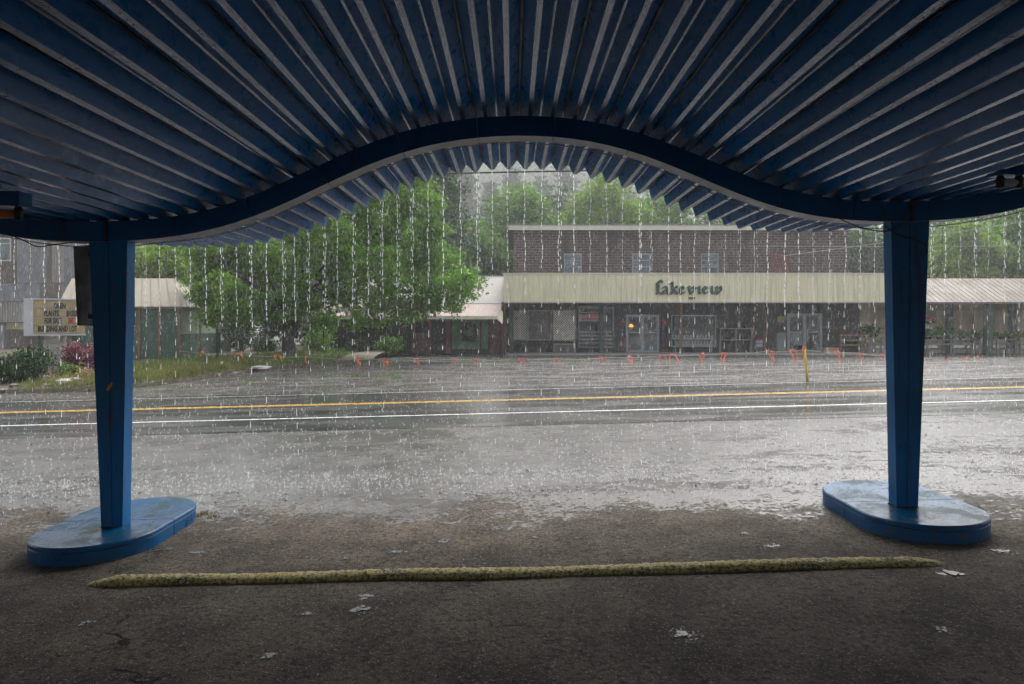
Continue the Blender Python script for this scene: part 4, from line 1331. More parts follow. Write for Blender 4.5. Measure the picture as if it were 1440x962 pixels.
# right wing: plant shed
pl = thing('plant_shed', (25, 36, 0), 'open plant shed with tan ribbed metal roof on dark green posts', 'shed')
px0, px1 = xR + .03, 34
ya, yb_ = 36.0, 38.6
za, zb_ = Z_(425.5, ya), Z_(392.5, yb_)
b = MB(); x = px0
while x < px1:
    x2 = x + .3
    b.hexa([(x, ya, za), (x2 - .03, ya, za), (x2 - .03, yb_, zb_), (x, yb_, zb_), (x, ya, za + .03), (x2 - .03, ya, za + .03), (x2 - .03, yb_, zb_ + .03), (x, yb_, zb_ + .03)])
    b.hexa([(x2 - .03, ya - .004, za), (x2, ya - .004, za), (x2, yb_, zb_), (x2 - .03, yb_, zb_), (x2 - .03, ya - .004, za + .042), (x2, ya - .004, za + .042), (x2, yb_, zb_ + .042), (x2 - .03, yb_, zb_ + .042)])
    x = x2
b.build('metal_roof', 'tan_metal', pl)
b = MB(); b.hexa([(px0, yb_ + .05, zb_ - .05), (px1, yb_ + .05, zb_ - .05), (px1, 44, zb_ - .8), (px0, 44, zb_ - .8), (px0, yb_ + .05, zb_ + .02), (px1, yb_ + .05, zb_ + .02), (px1, 44, zb_ - .73), (px0, 44, zb_ - .73)]); b.build('back_roof', 'weathered', pl)
b = MB(); b.box(px0, px1, ya - .02, ya + .1, za - .05, za - .004); b.build('eave_trim', 'weathered', pl)
for k in range(3):
    b = MB(); zz = Z_(426 + k * 3.6, 39.6); b.box(px0, px1, 39.55 - k * .02, 39.6, zz - .14, zz); b.build('header_board', 'sign_yellow', pl)
x = px0 + .62
while x < px1:
    b = MB(); b.box(x, x + .47, 39.7 + rnd.uniform(0, .01), 39.75, .4, Z_(431, 39.7)); b.build('wall_board', 'tan_board', pl); x += .48
b = MB(); p = PX(1369, 433, 39.62); b.box(p.x - .05, p.x + .05, 39.62, 39.69, .3, p.z); b.build('batten', 'tan_metal', pl)
b = MB(); b.box(px0, px1, 38.6, 39.68, -.02, .25); b.build('sill', 'sill', pl)
for px, Yp, w in ((1337, 38.4, .30), (1394, 36.6, .32), (1426, 38.6, .30)):
    xx = X_(px, Yp); zz = za + (Yp - ya) / (yb_ - ya) * (zb_ - za) - .02
    b = MB(); b.hexa([(xx - w / 2 - (.1 if Yp < 37 else 0), Yp, -.05), (xx + w / 2 - (.1 if Yp < 37 else 0), Yp, -.05), (xx + w / 2 - (.1 if Yp < 37 else 0), Yp + w, -.05), (xx - w / 2 - (.1 if Yp < 37 else 0), Yp + w, -.05),
             (xx - w / 2, Yp, zz), (xx + w / 2, Yp, zz), (xx + w / 2, Yp + w, zz), (xx - w / 2, Yp + w, zz)])
    b.build('shed_post', 'green_post', pl)
# plant benches
def plant_bench(a, c, py, Y, label):
    x0, x1, zt = X_(a, Y), X_(c, Y), Z_(py, Y)
    t = thing('plant_bench', ((x0 + x1) / 2, Y, 0), label, 'bench', 'plant benches in the shed')
    for k in range(4):
        b = MB(); b.box(x0, x1, Y + k * .22, Y + k * .22 + .2, zt - .05, zt); b.build('slat', 'grey_wood', t)
    for xx in (x0 + .1, (x0 + x1) / 2, x1 - .1):
        for yy in (Y + .05, Y + .75):
            b = MB(); b.box(xx - .04, xx + .04, yy, yy + .08, 0, zt - .052); b.build('leg', 'grey_wood', t)
    b = MB(); b.box(x0 + .06, x1 - .06, Y + .13, Y + .17, zt - .3, zt - .2); b.build('rail', 'grey_wood', t)
    return x0, x1, zt
benches = [plant_bench(1303, 1375, 477.5, 37.3, 'weathered plant bench full of leafy green pots beside the blue post'), plant_bench(1377, 1432, 477, 37.6, 'weathered plant bench with low bushy pots behind the front green post'), plant_bench(1216, 1243, 474, 37.4, 'short plant bench below the tan end wall'), plant_bench(1434, 1500, 479, 37.2, 'plant bench with orange flowers at the end of the shed')]
def potted(x, y, z, h, r, mm, label, group='potted plants on the shed benches', fl=None):
    t = thing('potted_plant', (x, y, z), label, 'plant', group)
    b = MB(); b.lathe((x, y, z + .002), [(.07, 0), (.10, .14), (.105, .15)], 9); b.build('pot', 'pot', t, True)
    leaves('foliage', tuft_points([(x, y, z + .15 + h * .5, r, r, h * .55)], 22, 9, .07, .1), .07, mm, t)
    if fl: leaves('flower', tuft_points([(x, y, z + .2 + h * .8, r, r, h * .3)], 8, 6, .05, .2), .05, fl, t)
x0, x1, zt = benches[0]
for i in range(9):
    x = x0 + .15 + i * (x1 - x0 - .3) / 8
    tall = i == 3
    potted(x, 37.55 + .2 * (i % 2), zt, .62 if tall else rnd.uniform(.26, .48), .22, 'leaf_young' if i < 3 else ('leaf_back', 'leaf_main')[i % 2], ('tall leafy green potted plant rising above its neighbours on the bench' if tall else 'leafy pale green potted plant on the bench next to the blue post' if i < 3 else 'leafy mid green potted plant on the bench beside the front green post'))
x0, x1, zt = benches[1]
for i in range(7):
    x = x0 + .15 + i * (x1 - x0 - .3) / 6
    potted(x, 37.9 + .2 * (i % 2), zt, rnd.uniform(.18, .34), .19, ('leaf_main', 'leaf_bright')[i % 2], 'low bushy potted plant on the bench behind the front green post')
x0, x1, zt = benches[2]
for i in range(3):
    potted(x0 + .2 + i * .3, 37.7, zt, .5, .24, 'leaf_back', 'bushy green potted plant in front of the tan end wall')
x0, x1, zt = benches[3]
for i in range(3):
    potted(x0 + .15 + i * .4, 37.5, zt, .35, .2, 'leaf_main', 'potted plant with orange red flowers at the end of the shed', 'potted plants on the shed benches', 'fallen')
hb = thing('hanging_basket', tuple(PX(1306, 452, 36.5)), 'hanging basket of red flowers under the shed eave', 'hanging basket')
c = PX(1306, 453, 36.5)
b = MB(); b.lathe((c.x, c.y, c.z - .12), [(.05, 0), (.15, .06), (.2, .16)], 10); b.build('basket', 'green_post', hb, True)
leaves('flowers', tuft_points([(c.x, c.y, c.z + .12, .36, .3, .12)], 40, 8, .05, .2), .05, 'flower_red', hb)
leaves('foliage', tuft_points([(c.x, c.y, c.z + .02, .3, .3, .1)], 20, 8, .05, .2), .05, 'leaf_dark', hb)
b = MB(); b.tube([(c.x, c.y, c.z + .05), (c.x, c.y, za + .2)], .008, 4); b.build('chain', 'steel', hb)

# ------------------------------------------------------------------ left side: planting bed, stones, sign, barn, pavilion
EDGE = [at(-160, 557), at(-60, 555), at(0, 553), at(70, 552), at(130, 550), at(200, 544), at(260, 536), at(330, 525.5), at(400, 517.5), at(470, 512), at(525, 508.5)]
EDGE[0].x = -40
bed = MB()
BD_D = [0.0, .12, .5, 1.2, 2.5, 4.5, 8.0, 14.0, 22.0]
BD_Z = [.10, .15, .19, .22, .26, .30, .33, .33, .30]
def bedz(e, d):
    return gz(e.x, e.y + d) + float(np.interp(d, BD_D, BD_Z)) + .05 * math.sin(e.x * .9) * min(1, d)
w_ = len(BD_D) + 1
for e in EDGE:
    bed.v.append((e.x, e.y - .03, e.z - .06))
    for d in BD_D: bed.v.append((e.x, e.y + d, bedz(e, d)))
for i in range(len(EDGE) - 1):
    for j in range(w_ - 1):
        bed.f.append((i*w_ + j, (i+1)*w_ + j, (i+1)*w_ + j + 1, i*w_ + j + 1)); bed.m.append(0)
bed.build('planting_bed', 'soil', None, True, 'structure')
def edge_pt(t):
    s_ = t * (len(EDGE) - 1); i = min(len(EDGE) - 2, int(s_)); return EDGE[i].lerp(EDGE[i + 1], s_ - i)
def blob_stone(c, sx_, sy_, sz_, rot, mm, label, group, name='edging_stone'):
    mb = MB(); K, L = 7, 3
    rr = [[rnd.uniform(.68, 1.2) for _ in range(K)] for _ in range(L + 1)]
    for i in range(L + 1):
        ph = math.pi * i / L - math.pi / 2
        for j in range(K):
            a = 2 * math.pi * j / K
            x = sx_ * math.cos(ph) ** .6 * math.cos(a) * rr[i][j] if abs(math.cos(ph)) > .01 else sx_ * .35 * math.cos(a)
            y = sy_ * math.cos(ph) ** .6 * math.sin(a) * rr[i][j] if abs(math.cos(ph)) > .01 else sy_ * .35 * math.sin(a)
            mb.v.append((c[0] + x * math.cos(rot) - y * math.sin(rot), c[1] + x * math.sin(rot) + y * math.cos(rot), c[2] + sz_ * math.sin(ph)))
    for i in range(L):
        for j in range(K):
            j2 = (j + 1) % K
            mb.f.append((i*K + j, i*K + j2, (i+1)*K + j2, (i+1)*K + j)); mb.m.append(0)
    mb.f.append(tuple(reversed(range(K)))); mb.m.append(0); mb.f.append(tuple(L*K + j for j in range(K))); mb.m.append(0)
    o = mb.build(name, mm, None, False, loc=c); return tag(o, label, 'stone', group)
px = 2.0
while px < 330:
    w = rnd.uniform(9, 26)
    py = np.interp(px + w / 2, [0, 70, 130, 200, 260, 330], [552, 551, 549, 543, 535, 525])
    c = at(px + w / 2, py); sc = c.y / 960
    hh = rnd.uniform(.05, .09)
    lab = 'flat grey edging stone beside the sign bed' if px < 132 else 'small flat edging stone along the grassy verge'
    blob_stone((c.x, c.y - .05, c.z + hh * .6), w / 2 * sc * 1.05, rnd.uniform(.14, .24), hh, rnd.uniform(-.15, .15), 'stone', lab, 'edging stones along the bed')
    if px < 150 and rnd.random() < .7:
        blob_stone((c.x + rnd.uniform(-.1, .1), c.y + .12, c.z + hh * 1.2 + .09), w / 2 * sc * .9, rnd.uniform(.14, .22), .06, rnd.uniform(-.2, .2), 'stone', 'flat stone lying on top of the edging by the sign bed', 'upper edging stones')
    px += w * .93
for px, py, w, h in ((62, 536, 13, 5), (88, 543, 17, 5), (102, 541, 14, 4)):
    c = at(px, py + 6); blob_stone((c.x, c.y + .1, c.z + .24), w * c.y / 960, .3, .1, .2, 'sill', 'large pale slab stone on the bed edge below the letter sign', 'pale slabs on the bed edge', 'slab_stone')
for px, py, w in ((366, 522, 15), (379, 516, 16), (392, 508, 15), (372, 512, 14), (432, 508, 12)):
    c = at(px, py); blob_stone((c.x, c.y, c.z + .14), w * c.y / 960, .3, .07, .25, 'sill' if w > 14 else 'stone', 'pale flat slab piled at the foot of the big tree', 'slabs at the foot of the big tree', 'slab_stone')

# grass on the bed
def grass(name, n, tlo, thi, dlo, dhi, h, mm):
    B = []
    for _ in range(n):
        e = edge_pt(tlo + (thi - tlo) * rng.random()); d = dlo + (dhi - dlo) * rng.random() ** 1.5
        B.append((e.x + rng.normal() * .1, e.y + d, bedz(e, max(0, d)) - .01))
    B = np.array(B); N = len(B)
    hh = h * rng.uniform(.5, 1.4, N); a = rng.uniform(0, 6.28, N); lean = rng.normal(size=(N, 2)) * .35 * hh[:, None]
    wv = np.stack([np.cos(a), np.sin(a), np.zeros(N)], 1) * .012
    V = np.stack([B - wv, B + wv, B + np.column_stack([lean, hh])], 1).reshape(-1, 3)
    np_mesh(name, V, np.arange(3 * N).reshape(N, 3), mm, None, 'stuff')
grass('dry_grass', 2200, .24, .72, .05, 1.6, .16, 'dry_grass')
grass('green_grass', 18000, .22, .90, .2, 9, .15, 'grass')
grass('sparse_dry_grass', 1500, .22, .80, .5, 6, .22, 'dry_grass')
grass('verge_weeds', 900, .22, .9, -.1, .6, .16, 'grass')
# weeds in the cracks of the far lot
B = []
for (xa, ya_), (xb_, yb2) in (((340, 541), (372, 530)), ((480, 530), (560, 527)), ((520, 534), (570, 532)), ((735, 507), (1000, 506)), ((800, 512), (830, 509)), ((1000, 505), (1240, 503)), ((1310, 506), (1440, 504)), ((640, 511), (720, 509))):
    pA, pB = at(xa, ya_), at(xb_, yb2)
    for _ in range(110):
        t = rng.random()
        if math.sin(t * 23 + xa) + math.sin(t * 9) < -.1: continue
        q = pA.lerp(pB, t); B.append((q.x + rng.normal() * .05, q.y + rng.normal() * .07, gz(q.x, q.y)))
B = np.array(B); N = len(B); hh = rng.uniform(.03, .10, N)[:, None]
V = np.stack([B + rng.normal(size=(N, 3)) * [.02, .02, 0], B + rng.normal(size=(N, 3)) * [.02, .02, 0], B + np.concatenate([rng.normal(size=(N, 2)) * .05, hh], 1)], 1).reshape(-1, 3)
np_mesh('crack_weeds', V, np.arange(3 * N).reshape(N, 3), 'grass', None, 'stuff')

# letter board sign
Yg = 24.0
lb = thing('letter_sign', (X_(75, Yg), Yg, .0), 'roadside letter board sign on a concrete block pillar advertising plants for sale', 'sign')
aY = R(33)
cen = PX(84, 446, Yg)
mxL = Matrix.Translation(cen) @ Matrix.Rotation(aY, 4, 'Z')
hw = .76; hh = .60
b = MB(); b.box(-hw, hw, 0, .3, -hh, hh, 0, mxL); b.build('board', 'letter_board', lb)
b = MB(); b.box(-hw - .27, -hw - .002, -.06, .34, -hh - .05, hh + .05, 0, mxL); b.build('end_case', 'sign_case', lb)
for z0_, z1_ in ((-hh - .05, -hh - .002), (hh + .002, hh + .05)):
    b = MB(); b.box(-hw + .001, hw + .02, -.05, .32, z0_, z1_, 0, mxL); b.build('frame_bar', 'sign_case', lb)
for k in range(4):
    b = MB(); zz = -hh + (k + 0) * .3 + .02; b.box(-hw, hw, -.025, -.002, zz - .012, zz + .012, 0, mxL); b.build('letter_rail', 'sign_white', lb)
for k in range(24):
    b = MB(); xx = -hw + .05 + k * (2 * hw - .1) / 23; b.box(xx - .006, xx + .006, -.012, -.001, -hh + .01, hh - .01, 0, mxL); b.build('groove_rib', 'sill', lb)
def brow(txt, x, z, size, xs_, mm):
    p = mxL @ Vector((x, -.03, z)); return text_mesh(txt, size, xs_, lb, 'letter_row', mm, p, aY, .006)
brow('OPEN', .0, .385, .27, .50, 'letter_black'); brow('PLANTS', -.24, .125, .27, .46, 'letter_black'); brow('BASKETS', .42, .125, .27, .42, 'letter_black')
brow('FOR SALE', -.20, -.14, .27, .44, 'letter_black'); brow('385 27', .42, -.14, .27, .48, 'letter_red'); brow('BUILDING AND LOT', -.06, -.42, .27, .46, 'letter_black')
zg = gz(X_(73, Yg), Yg) + .1
b0 = cen.z - hh - .06
nblk = 6
for k in range(nblk):
    b = MB(); z0_ = zg - .1 + (b0 - zg + .1) * k / nblk; z1_ = zg - .1 + (b0 - zg + .1) * (k + 1) / nblk - .012
    xx = X_(73, Yg) - .27; b.box(xx, xx + .52, Yg - .02, Yg + .42, z0_, z1_); b.build('concrete_block', 'concrete', lb)
for px in (55.5, 103):
    b = MB(); xx = X_(px, Yg + .2); b.box(xx - .05, xx + .05, Yg + .2, Yg + .3, zg - .1, b0); b.build('sign_post', 'green_post', lb)

# dark shrub and red leaved shrub by the sign
def bush(px, py0, py1, wpx, Y, mm, label, n=420, leaf=.045, k=18):
    x = X_(px, Y); zt = Z_(py0, Y); zb2 = Z_(py1, Y); w = wpx / 2 * Y / 960
    t = thing('shrub', (x, Y, zb2), label, 'shrub')
    cl = []
    for _ in range(9):
        a = rnd.uniform(-1, 1)
        cl.append((x + a * w * .65, Y + rnd.uniform(-.3, .3), zb2 + (zt - zb2) * rnd.uniform(.35, .68), w * .42, w * .42, (zt - zb2) * rnd.uniform(.26, .36)))
    leaves('foliage', tuft_points(cl, n, k, .085, .35), leaf, mm, t, up=.6)
    b = MB()
    for _ in range(6): b.tube([(x, Y, zb2 - .05), (x + rnd.uniform(-.3, .3), Y, zb2 + .4), (x + rnd.uniform(-.8, .8) * w, Y, zb2 + (zt - zb2) * .7)], [.025, .018, .008], 5)
    b.build('stem', 'bark', t)
bush(25, 484, 546, 92, 21.6, 'leaf_dark', 'dense dark green yew shrub beside the letter sign', 620)
bush(112, 476, 530, 66, 23.6, 'leaf_red', 'red leaved barberry shrub behind the menu board post', 330, .04, 16)
bush(72, 519, 546, 36, 22.4, 'dry_grass', 'dry brown clump of stems in the sign bed', 90, .05)
bush(96, 510, 546, 30, 22.6, 'leaf_young', 'small light green plant in front of the red leaved shrub', 60, .05)
bush(118, 518, 548, 40, 22.2, 'dry_grass', 'dry brown clump in front of the red leaved shrub', 90, .05)
bush(205, 515, 540, 46, 25.5, 'dry_grass', 'dry brown weeds in front of the green pavilion', 90, .05)

# weathered barn
bar = thing('weathered_barn', (-27, 40, 0), 'tall weathered grey barn clad in mismatched metal and board panels', 'barn')
Yb = 40.0
def corr(x0, x1, y, z0, z1, p=.11, d=.03):
    mb = MB(); pts = []; x = x0
    while x < x1 - p * .5:
        pts += [(x, y), (x + p * .45, y), (x + p * .55, y - d), (x + p * .95, y - d)]; x += p
    pts += [(x1, y), (x1, y + .05), (x0, y + .05)]
    mb.prism(pts, 2, z0, z1); return mb
for a, c, t_, b_, kind_, mm in ((-40, -1, 290, 397.5, 'c', 'weathered_brown'), (0, 23.5, 368, 397.5, 'c', 'weathered_brown'), (0, 23.5, 290, 334, 'c', 'weathered_brown'), (17, 23.5, 334.4, 367.6, 'c', 'weathered_brown'), (24, 65, 290, 398, 'f', 'weathered'), (65.4, 73, 290, 398, 'c', 'weathered_brown'),
                           (73.4, 90, 290, 397, 'c', 'weathered_pale'), (90.4, 130, 290, 398, 'f', 'weathered'), (130.4, 168, 290, 398, 'c', 'weathered_brown'), (168.4, 205, 290, 398, 'f', 'weathered'),
                           (-40, 9, 398.6, 424, 'f', 'weathered'), (9.4, 57, 398.6, 424, 'f', 'weathered'), (57.4, 86, 398.6, 424, 'f', 'weathered_brown'), (86.4, 205, 398.6, 424, 'f', 'weathered'), (34, 205, 424.4, 470, 'f', 'weathered_brown')):
    x0, x1, z0, z1 = X_(a, Yb), X_(c, Yb), Z_(b_, Yb), Z_(t_, Yb)
    if kind_ == 'c': corr(x0, x1, Yb, z0, z1).build('corrugated_panel', mm, bar)
    else:
        b = MB(); b.box(x0, x1, Yb - rnd.uniform(0, .02), Yb + .05, z0, z1); b.build('flat_panel', mm, bar)
b = MB(); b.box(X_(-40, Yb), X_(205, Yb), Yb + .06, Yb + 9, 0, Z_(292, Yb)); b.build('body', 'weathered_brown', bar)
b = MB(); b.prism([(Yb - .5, Z_(292, Yb)), (Yb + 9.5, Z_(292, Yb)), (Yb + 4.5, Z_(292, Yb) + 2.6)], 0, X_(-40, Yb) - .3, X_(205, Yb) + .3); b.build('roof', 'weathered', bar)
frame_of(bar, 'window', X_(-6, Yb), X_(16.5, Yb), Z_(367.5, Yb), Z_(334.5, Yb), Yb - .05, .08, 'white_metal', (Z_(351, Yb) + .35,), (), .1)
b = MB(); b.box(X_(-5, Yb), X_(16, Yb), Yb + .052, Yb + .058, Z_(367, Yb), Z_(335, Yb)); b.build('curtain', 'sign_white', bar)
xs0, xs1 = X_(-40, 37), X_(33, 37)
corr(xs0, xs1, 37.0, Z_(453, 37), Z_(424, 37), .14, .04).build('awning_skirt', 'weathered_pale', bar)
b = MB(); b.box(xs0, xs1 + .1, 36.9, Yb - .06, Z_(423.6, 37), Z_(421, 37)); b.build('awning_top', 'weathered', bar)
b = MB(); b.box(X_(8, 37.3), X_(33, 37.3), 37.3, 37.5, Z_(463, 37.3), Z_(454, 37.3)); b.build('lintel', 'tan_board', bar)
b = MB(); b.box(X_(-3, 37.2), X_(6, 37.2), 37.2, 37.5, 0, Z_(454, 37.2)); b.build('awning_post', 'weathered', bar)

# green pavilion with hipped beige roof
pav = thing('pavilion', (-16.7, 29, 0), 'green shade cloth pavilion under a beige hipped metal roof', 'pavilion')
Y0, Y1 = 29.0, 33.2
ex0, ex1 = X_(80, Y0), X_(254, Y0)
ze = Z_(432, Y0); yr = 31.1
rx0, rx1 = X_(101, yr), X_(246.5, yr); zrg = Z_(392.5, yr)
npan = 13
for k in range(npan):
    u0, u1 = k / npan, (k + 1) / npan
    A = Vector((ex0 + (ex1 - ex0) * u0, Y0, ze)); B_ = Vector((ex0 + (ex1 - ex0) * u1, Y0, ze))
    C_ = Vector((rx0 + (rx1 - rx0) * u1, yr, zrg)); D_ = Vector((rx0 + (rx1 - rx0) * u0, yr, zrg))
    up = Vector((0, 0, .03))
    b = MB(); b.hexa([A, B_, C_, D_, A + up, B_ + up, C_ + up, D_ + up])
    w = (B_ - A) * .08
    b.hexa([B_ - w, B_, C_, C_ - w, B_ - w + up * 2.2, B_ + up * 2.2, C_ + up * 2.2, C_ - w + up * 2.2])
    b.build('roof_panel', 'beige_roof', pav)
for k in range(6):
    u0, u1 = k / 6, (k + 1) / 6
    A = Vector((ex1 + .003, Y0 + (Y1 - Y0) * u0, ze)); B_ = Vector((ex1 + .003, Y0 + (Y1 - Y0) * u1, ze)); T = Vector((rx1 + .003, yr, zrg))
    Ta = T
    b = MB(); up = Vector((0, 0, .03))
    b.v += [tuple(p) for p in (A, B_, T, A + up, B_ + up, T + up)]; b.f += [(0, 2, 1), (3, 4, 5), (0, 1, 4, 3), (1, 2, 5, 4), (2, 0, 3, 5)]; b.m += [0] * 5
    w = (B_ - A) * .1; b.hexa([B_ - w, B_, T, T, B_ - w + up * 2, B_ + up * 2, T + up * 2, T + up * 2]); b.build('hip_panel', 'beige_roof', pav)
b = MB(); b.v += [(ex0, Y0, ze), (ex0, Y1, ze), (rx0, yr, zrg), (ex1, Y1, ze), (rx1, yr, zrg)]; b.f += [(0, 1, 2), (1, 3, 4, 2)]; b.m += [0, 0]; b.build('back_roof', 'beige_roof', pav)
b = MB(); b.box(ex0, ex1 + .02, Y0 - .03, Y0 - .002, ze - .06, ze + .02); b.box(ex1 + .021, ex1 + .05, Y0 - .03, Y1, ze - .06, ze + .02); b.build('eave_trim', 'tan_metal', pav)
zq = .1
for px in (90, 112, 138, 167, 196, 224, 251.5):
    b = MB(); xx = X_(px, Y0 + .1); b.box(xx - .045, xx + .045, Y0 + .06, Y0 + .15, gz(xx, 29), ze - .07); b.build('wall_post', 'brown_wood' if px > 190 else 'green_post', pav)
pxs_ = [80, 112, 138, 167, 196, 224, 251]
for a, c in zip(pxs_, pxs_[1:]):
    b = MB(); x0, x1 = X_(a, Y0 + .1), X_(c, Y0 + .1); b.box(x0 + .05, x1 - .05, Y0 + .10, Y0 + .115, gz(x0, 29), ze - .62); b.build('lower_cloth', 'mesh_green', pav)
    b = MB(); b.box(x0 + .05, x1 - .05, Y0 + .13, Y0 + .14, ze - .615, ze - .07); b.build('upper_cloth', 'mesh_green', pav)
b = MB(); b.box(ex1 - .1, ex1 - .085, Y0 + .2, Y1, gz(ex1, 30), ze - 1.15); b.build('side_cloth', 'mesh_green', pav)
b = MB(); b.box(ex1 - .1, ex1 - .09, Y0 + .2, Y1, ze - 1.14, ze - .07); b.build('pale_side_cloth', 'mesh_pale', pav)
b = MB(); b.box(X_(251, 33), X_(322, 33), 33.3, 33.33, Z_(470, 33), Z_(440, 33)); b.box(X_(251, 33), X_(322, 33), 33.28, 33.3, .1, Z_(470.3, 33)); b.build('rear_screen', 'mesh_pale', pav)

# ------------------------------------------------------------------ trees
hz_tree = 0.0
def tree(px, py_top, py_bot, wpx, Y, mm, label, n=700, nl=22, leaf=.15, spread=.3, clumps=16, group=None, name='tree', base=0.0, cone=0.0):
    x = X_(px, Y); zt = Z_(py_top, Y); zb2 = max(base + 1.0, Z_(py_bot, Y)); w = wpx / 2 * Y / 960
    t = thing(name, (x, Y, base), label, 'tree', group)
    zc = (zt + zb2) / 2; hz = (zt - zb2) / 2
    cl = []
    for i in range(clumps):
        if cone:
            u = (i + .5) / clumps
            z = zb2 + (zt - zb2) * u; rr = w * (1 - u) ** cone + .25
            a = i * 2.4
            cl.append((x + math.cos(a) * rr * .35, Y + math.sin(a) * rr * .35, z, rr * .75, rr * .75, hz * .16 + .3))
        else:
            d = Vector((rnd.gauss(0, 1), rnd.gauss(0, 1), rnd.gauss(0, 1))).normalized() * rnd.uniform(.35, .8)
            s_ = rnd.uniform(.30, .48)
            cl.append((x + d.x * w, Y + d.y * w * .8, zc + d.z * hz, w * s_, w * s_, hz * s_ * 1.05))
    leaves('crown', tuft_points(cl, n, nl, spread, .3), leaf, mm, t)
    b = MB(); b.tube([(x, Y, base - .2), (x + .1, Y, zb2), (x, Y, zc), (x, Y, zc + hz * .5)], [.06 * w + .12, .05 * w + .08, .04 * w, .03], 8)
    for c in cl[:9]: b.tube([(x, Y, (zb2 + c[2]) / 2), ((x + c[0]) / 2, (Y + c[1]) / 2, (zb2 + c[2] * 2) / 3), c[:3]], [.03 * w + .03, .05, .02], 5)
    b.build('trunk', 'bark', t, True)
    return t
# the big tree across the road
Yt = 30.5
tx = X_(405, Yt)
bt = thing('big_tree', (tx, Yt, .1), 'big broad leafy tree with dark wet trunk standing at the edge of the far lot', 'tree')
CL = [(345, 395, 42), (300, 372, 34), (282, 352, 26), (330, 440, 24), (352, 352, 44), (385, 432, 36), (410, 372, 56), (425, 318, 50), (455, 408, 48), (480, 345, 60), (505, 425, 40), (535, 300, 52), (525, 382, 56), (575, 345, 54), (575, 412, 44), (590, 284, 40), (615, 375, 44), (622, 412, 36), (560, 262, 34), (646, 398, 26), (480, 290, 46), (440, 440, 26), (548, 440, 22), (320, 372, 30), (600, 432, 20), (658, 388, 15), (668, 400, 9), (640, 430, 13), (655, 412, 13), (500, 452, 13), (462, 450, 15), (275, 392, 16), (268, 420, 14), (350, 440, 16), (575, 446, 12), (525, 452, 11), (610, 330, 22), (560, 238, 22), (590, 250, 20)]
cl = []
for px, py, r_ in CL:
    Yc = Yt + rnd.uniform(-1.8, 1.8); p = PX(px, py, Yc); rr = r_ * Yc / 960 * (.90 if r_ > 30 else 1)
    cl.append((p.x, p.y, p.z, rr, rr * 1.1, rr * .80))
leaves('crown', tuft_points(cl, 2300, 30, .17, .45), .085, 'leaf_main', bt)
b = MB()
b.tube([(tx, Yt, -.1), (tx + .05, Yt, .3), (tx + .02, Yt, 1.0), (tx - .05, Yt, 1.7), (tx - .3, Yt, 2.8)], [.46, .34, .29, .26, .2], 10)
b.tube([(tx + .05, Yt, 1.0), (tx + .35, Yt, 1.9), (tx + .8, Yt, 3.0), (tx + 1.2, Yt, 4.4)], [.27, .22, .18, .1], 10)
for c in cl[:18]:
    s0 = Vector((tx - .2, Yt, 2.4)) if c[0] < tx + .5 else Vector((tx + .7, Yt, 2.8))
    b.tube([s0, s0.lerp(Vector(c[:3]), .5) + Vector((0, 0, .2)), Vector(c[:3])], [.12, .08, .03], 6)
b.build('trunk', 'bark', bt, True)
# young tree
Yy = 27.5; yx = X_(306, Yy); yz = gz(yx, Yy) + .1
yt = thing('young_tree', (yx, Yy, yz), 'young thin stemmed tree on the grassy verge beside the pavilion', 'tree')
cl = [(*PX(px, py, Yy + rnd.uniform(-.4, .4)), r_ * Yy / 960, r_ * Yy / 960, r_ * .8 * Yy / 960) for px, py, r_ in ((300, 420, 26), (325, 428, 22), (285, 415, 20), (310, 400, 20), (298, 446, 18), (330, 410, 16))]
leaves('crown', tuft_points(cl, 330, 24, .13, .3), .075, 'leaf_young', yt)
b = MB(); b.tube([(yx, Yy, yz - .1), (yx - .02, Yy, 1.2), (yx - .05, Yy, 2.0), (yx - .1, Yy, 3.0)], [.05, .045, .04, .02], 7)
for c in cl: b.tube([(yx - .04, Yy, 1.8), c[:3]], [.025, .01], 5)
b.build('trunk', 'bark', yt, True)
# white flowering shrub seen through the branches
Yv = 33.5
fs = thing('flowering_shrub', (X_(455, Yv), Yv, .2), 'white flowering shrub showing through the branches of the big tree', 'shrub')
p = PX(455, 405, Yv)
leaves('foliage', tuft_points([(p.x, p.y, 1.6, .7, .7, 1.4)], 90, 14, .12), .07, 'leaf_main', fs)
leaves('blossom', tuft_points([(*PX(458, 404, 31.2 - 1.2), .55, .3, .3), (*PX(485, 436, 29.5), .45, .3, .15), (*PX(440, 398, 29.4), .35, .3, .2)], 40, 9, .07, .2), .045, 'blossom', fs)
b = MB(); b.tube([(p.x, p.y, 0), (p.x, p.y, 2.2)], [.05, .02], 6); b.build('stem', 'bark', fs)

tree(215, 330, 410, 120, 37.0, 'leaf_bright', 'light green tree leaning over the pavilion roof', 420, 22, .11, .26, 12)
tree(625, 205, 470, 95, 52, 'leaf_conifer', 'tall dark conifer rising between the big tree and the brick building', 900, 22, .16, .34, 18, None, 'conifer_tree', 0, .55)
tree(680, 296, 480, 130, 57, 'leaf_back', 'round green tree at the left edge of the brick building', 900, 22, .17, .36, 14)
tree(752, 258, 430, 150, 60, 'leaf_back', 'bushy green tree behind the left end of the brick roof', 1000, 22, .18, .38, 16)
tree(845, 248, 430, 150, 59, 'leaf_bright', 'bright green bushy tree behind the middle of the brick roof', 1000, 22, .18, .38, 16)
tree(935, 254, 430, 120, 61, 'leaf_back', 'bushy green tree behind the brick roof above the store sign', 700, 22, .18, .38, 16)
tree(1010, 284, 430, 110, 60, 'leaf_bright', 'lower bright green tree at the right part of the brick roof', 560, 22, .18, .38, 14)
tree(1100, 290, 430, 120, 60, 'leaf_back', 'green tree hidden mostly by the canopy behind the brick roof', 400, 20, .18, .38, 12)
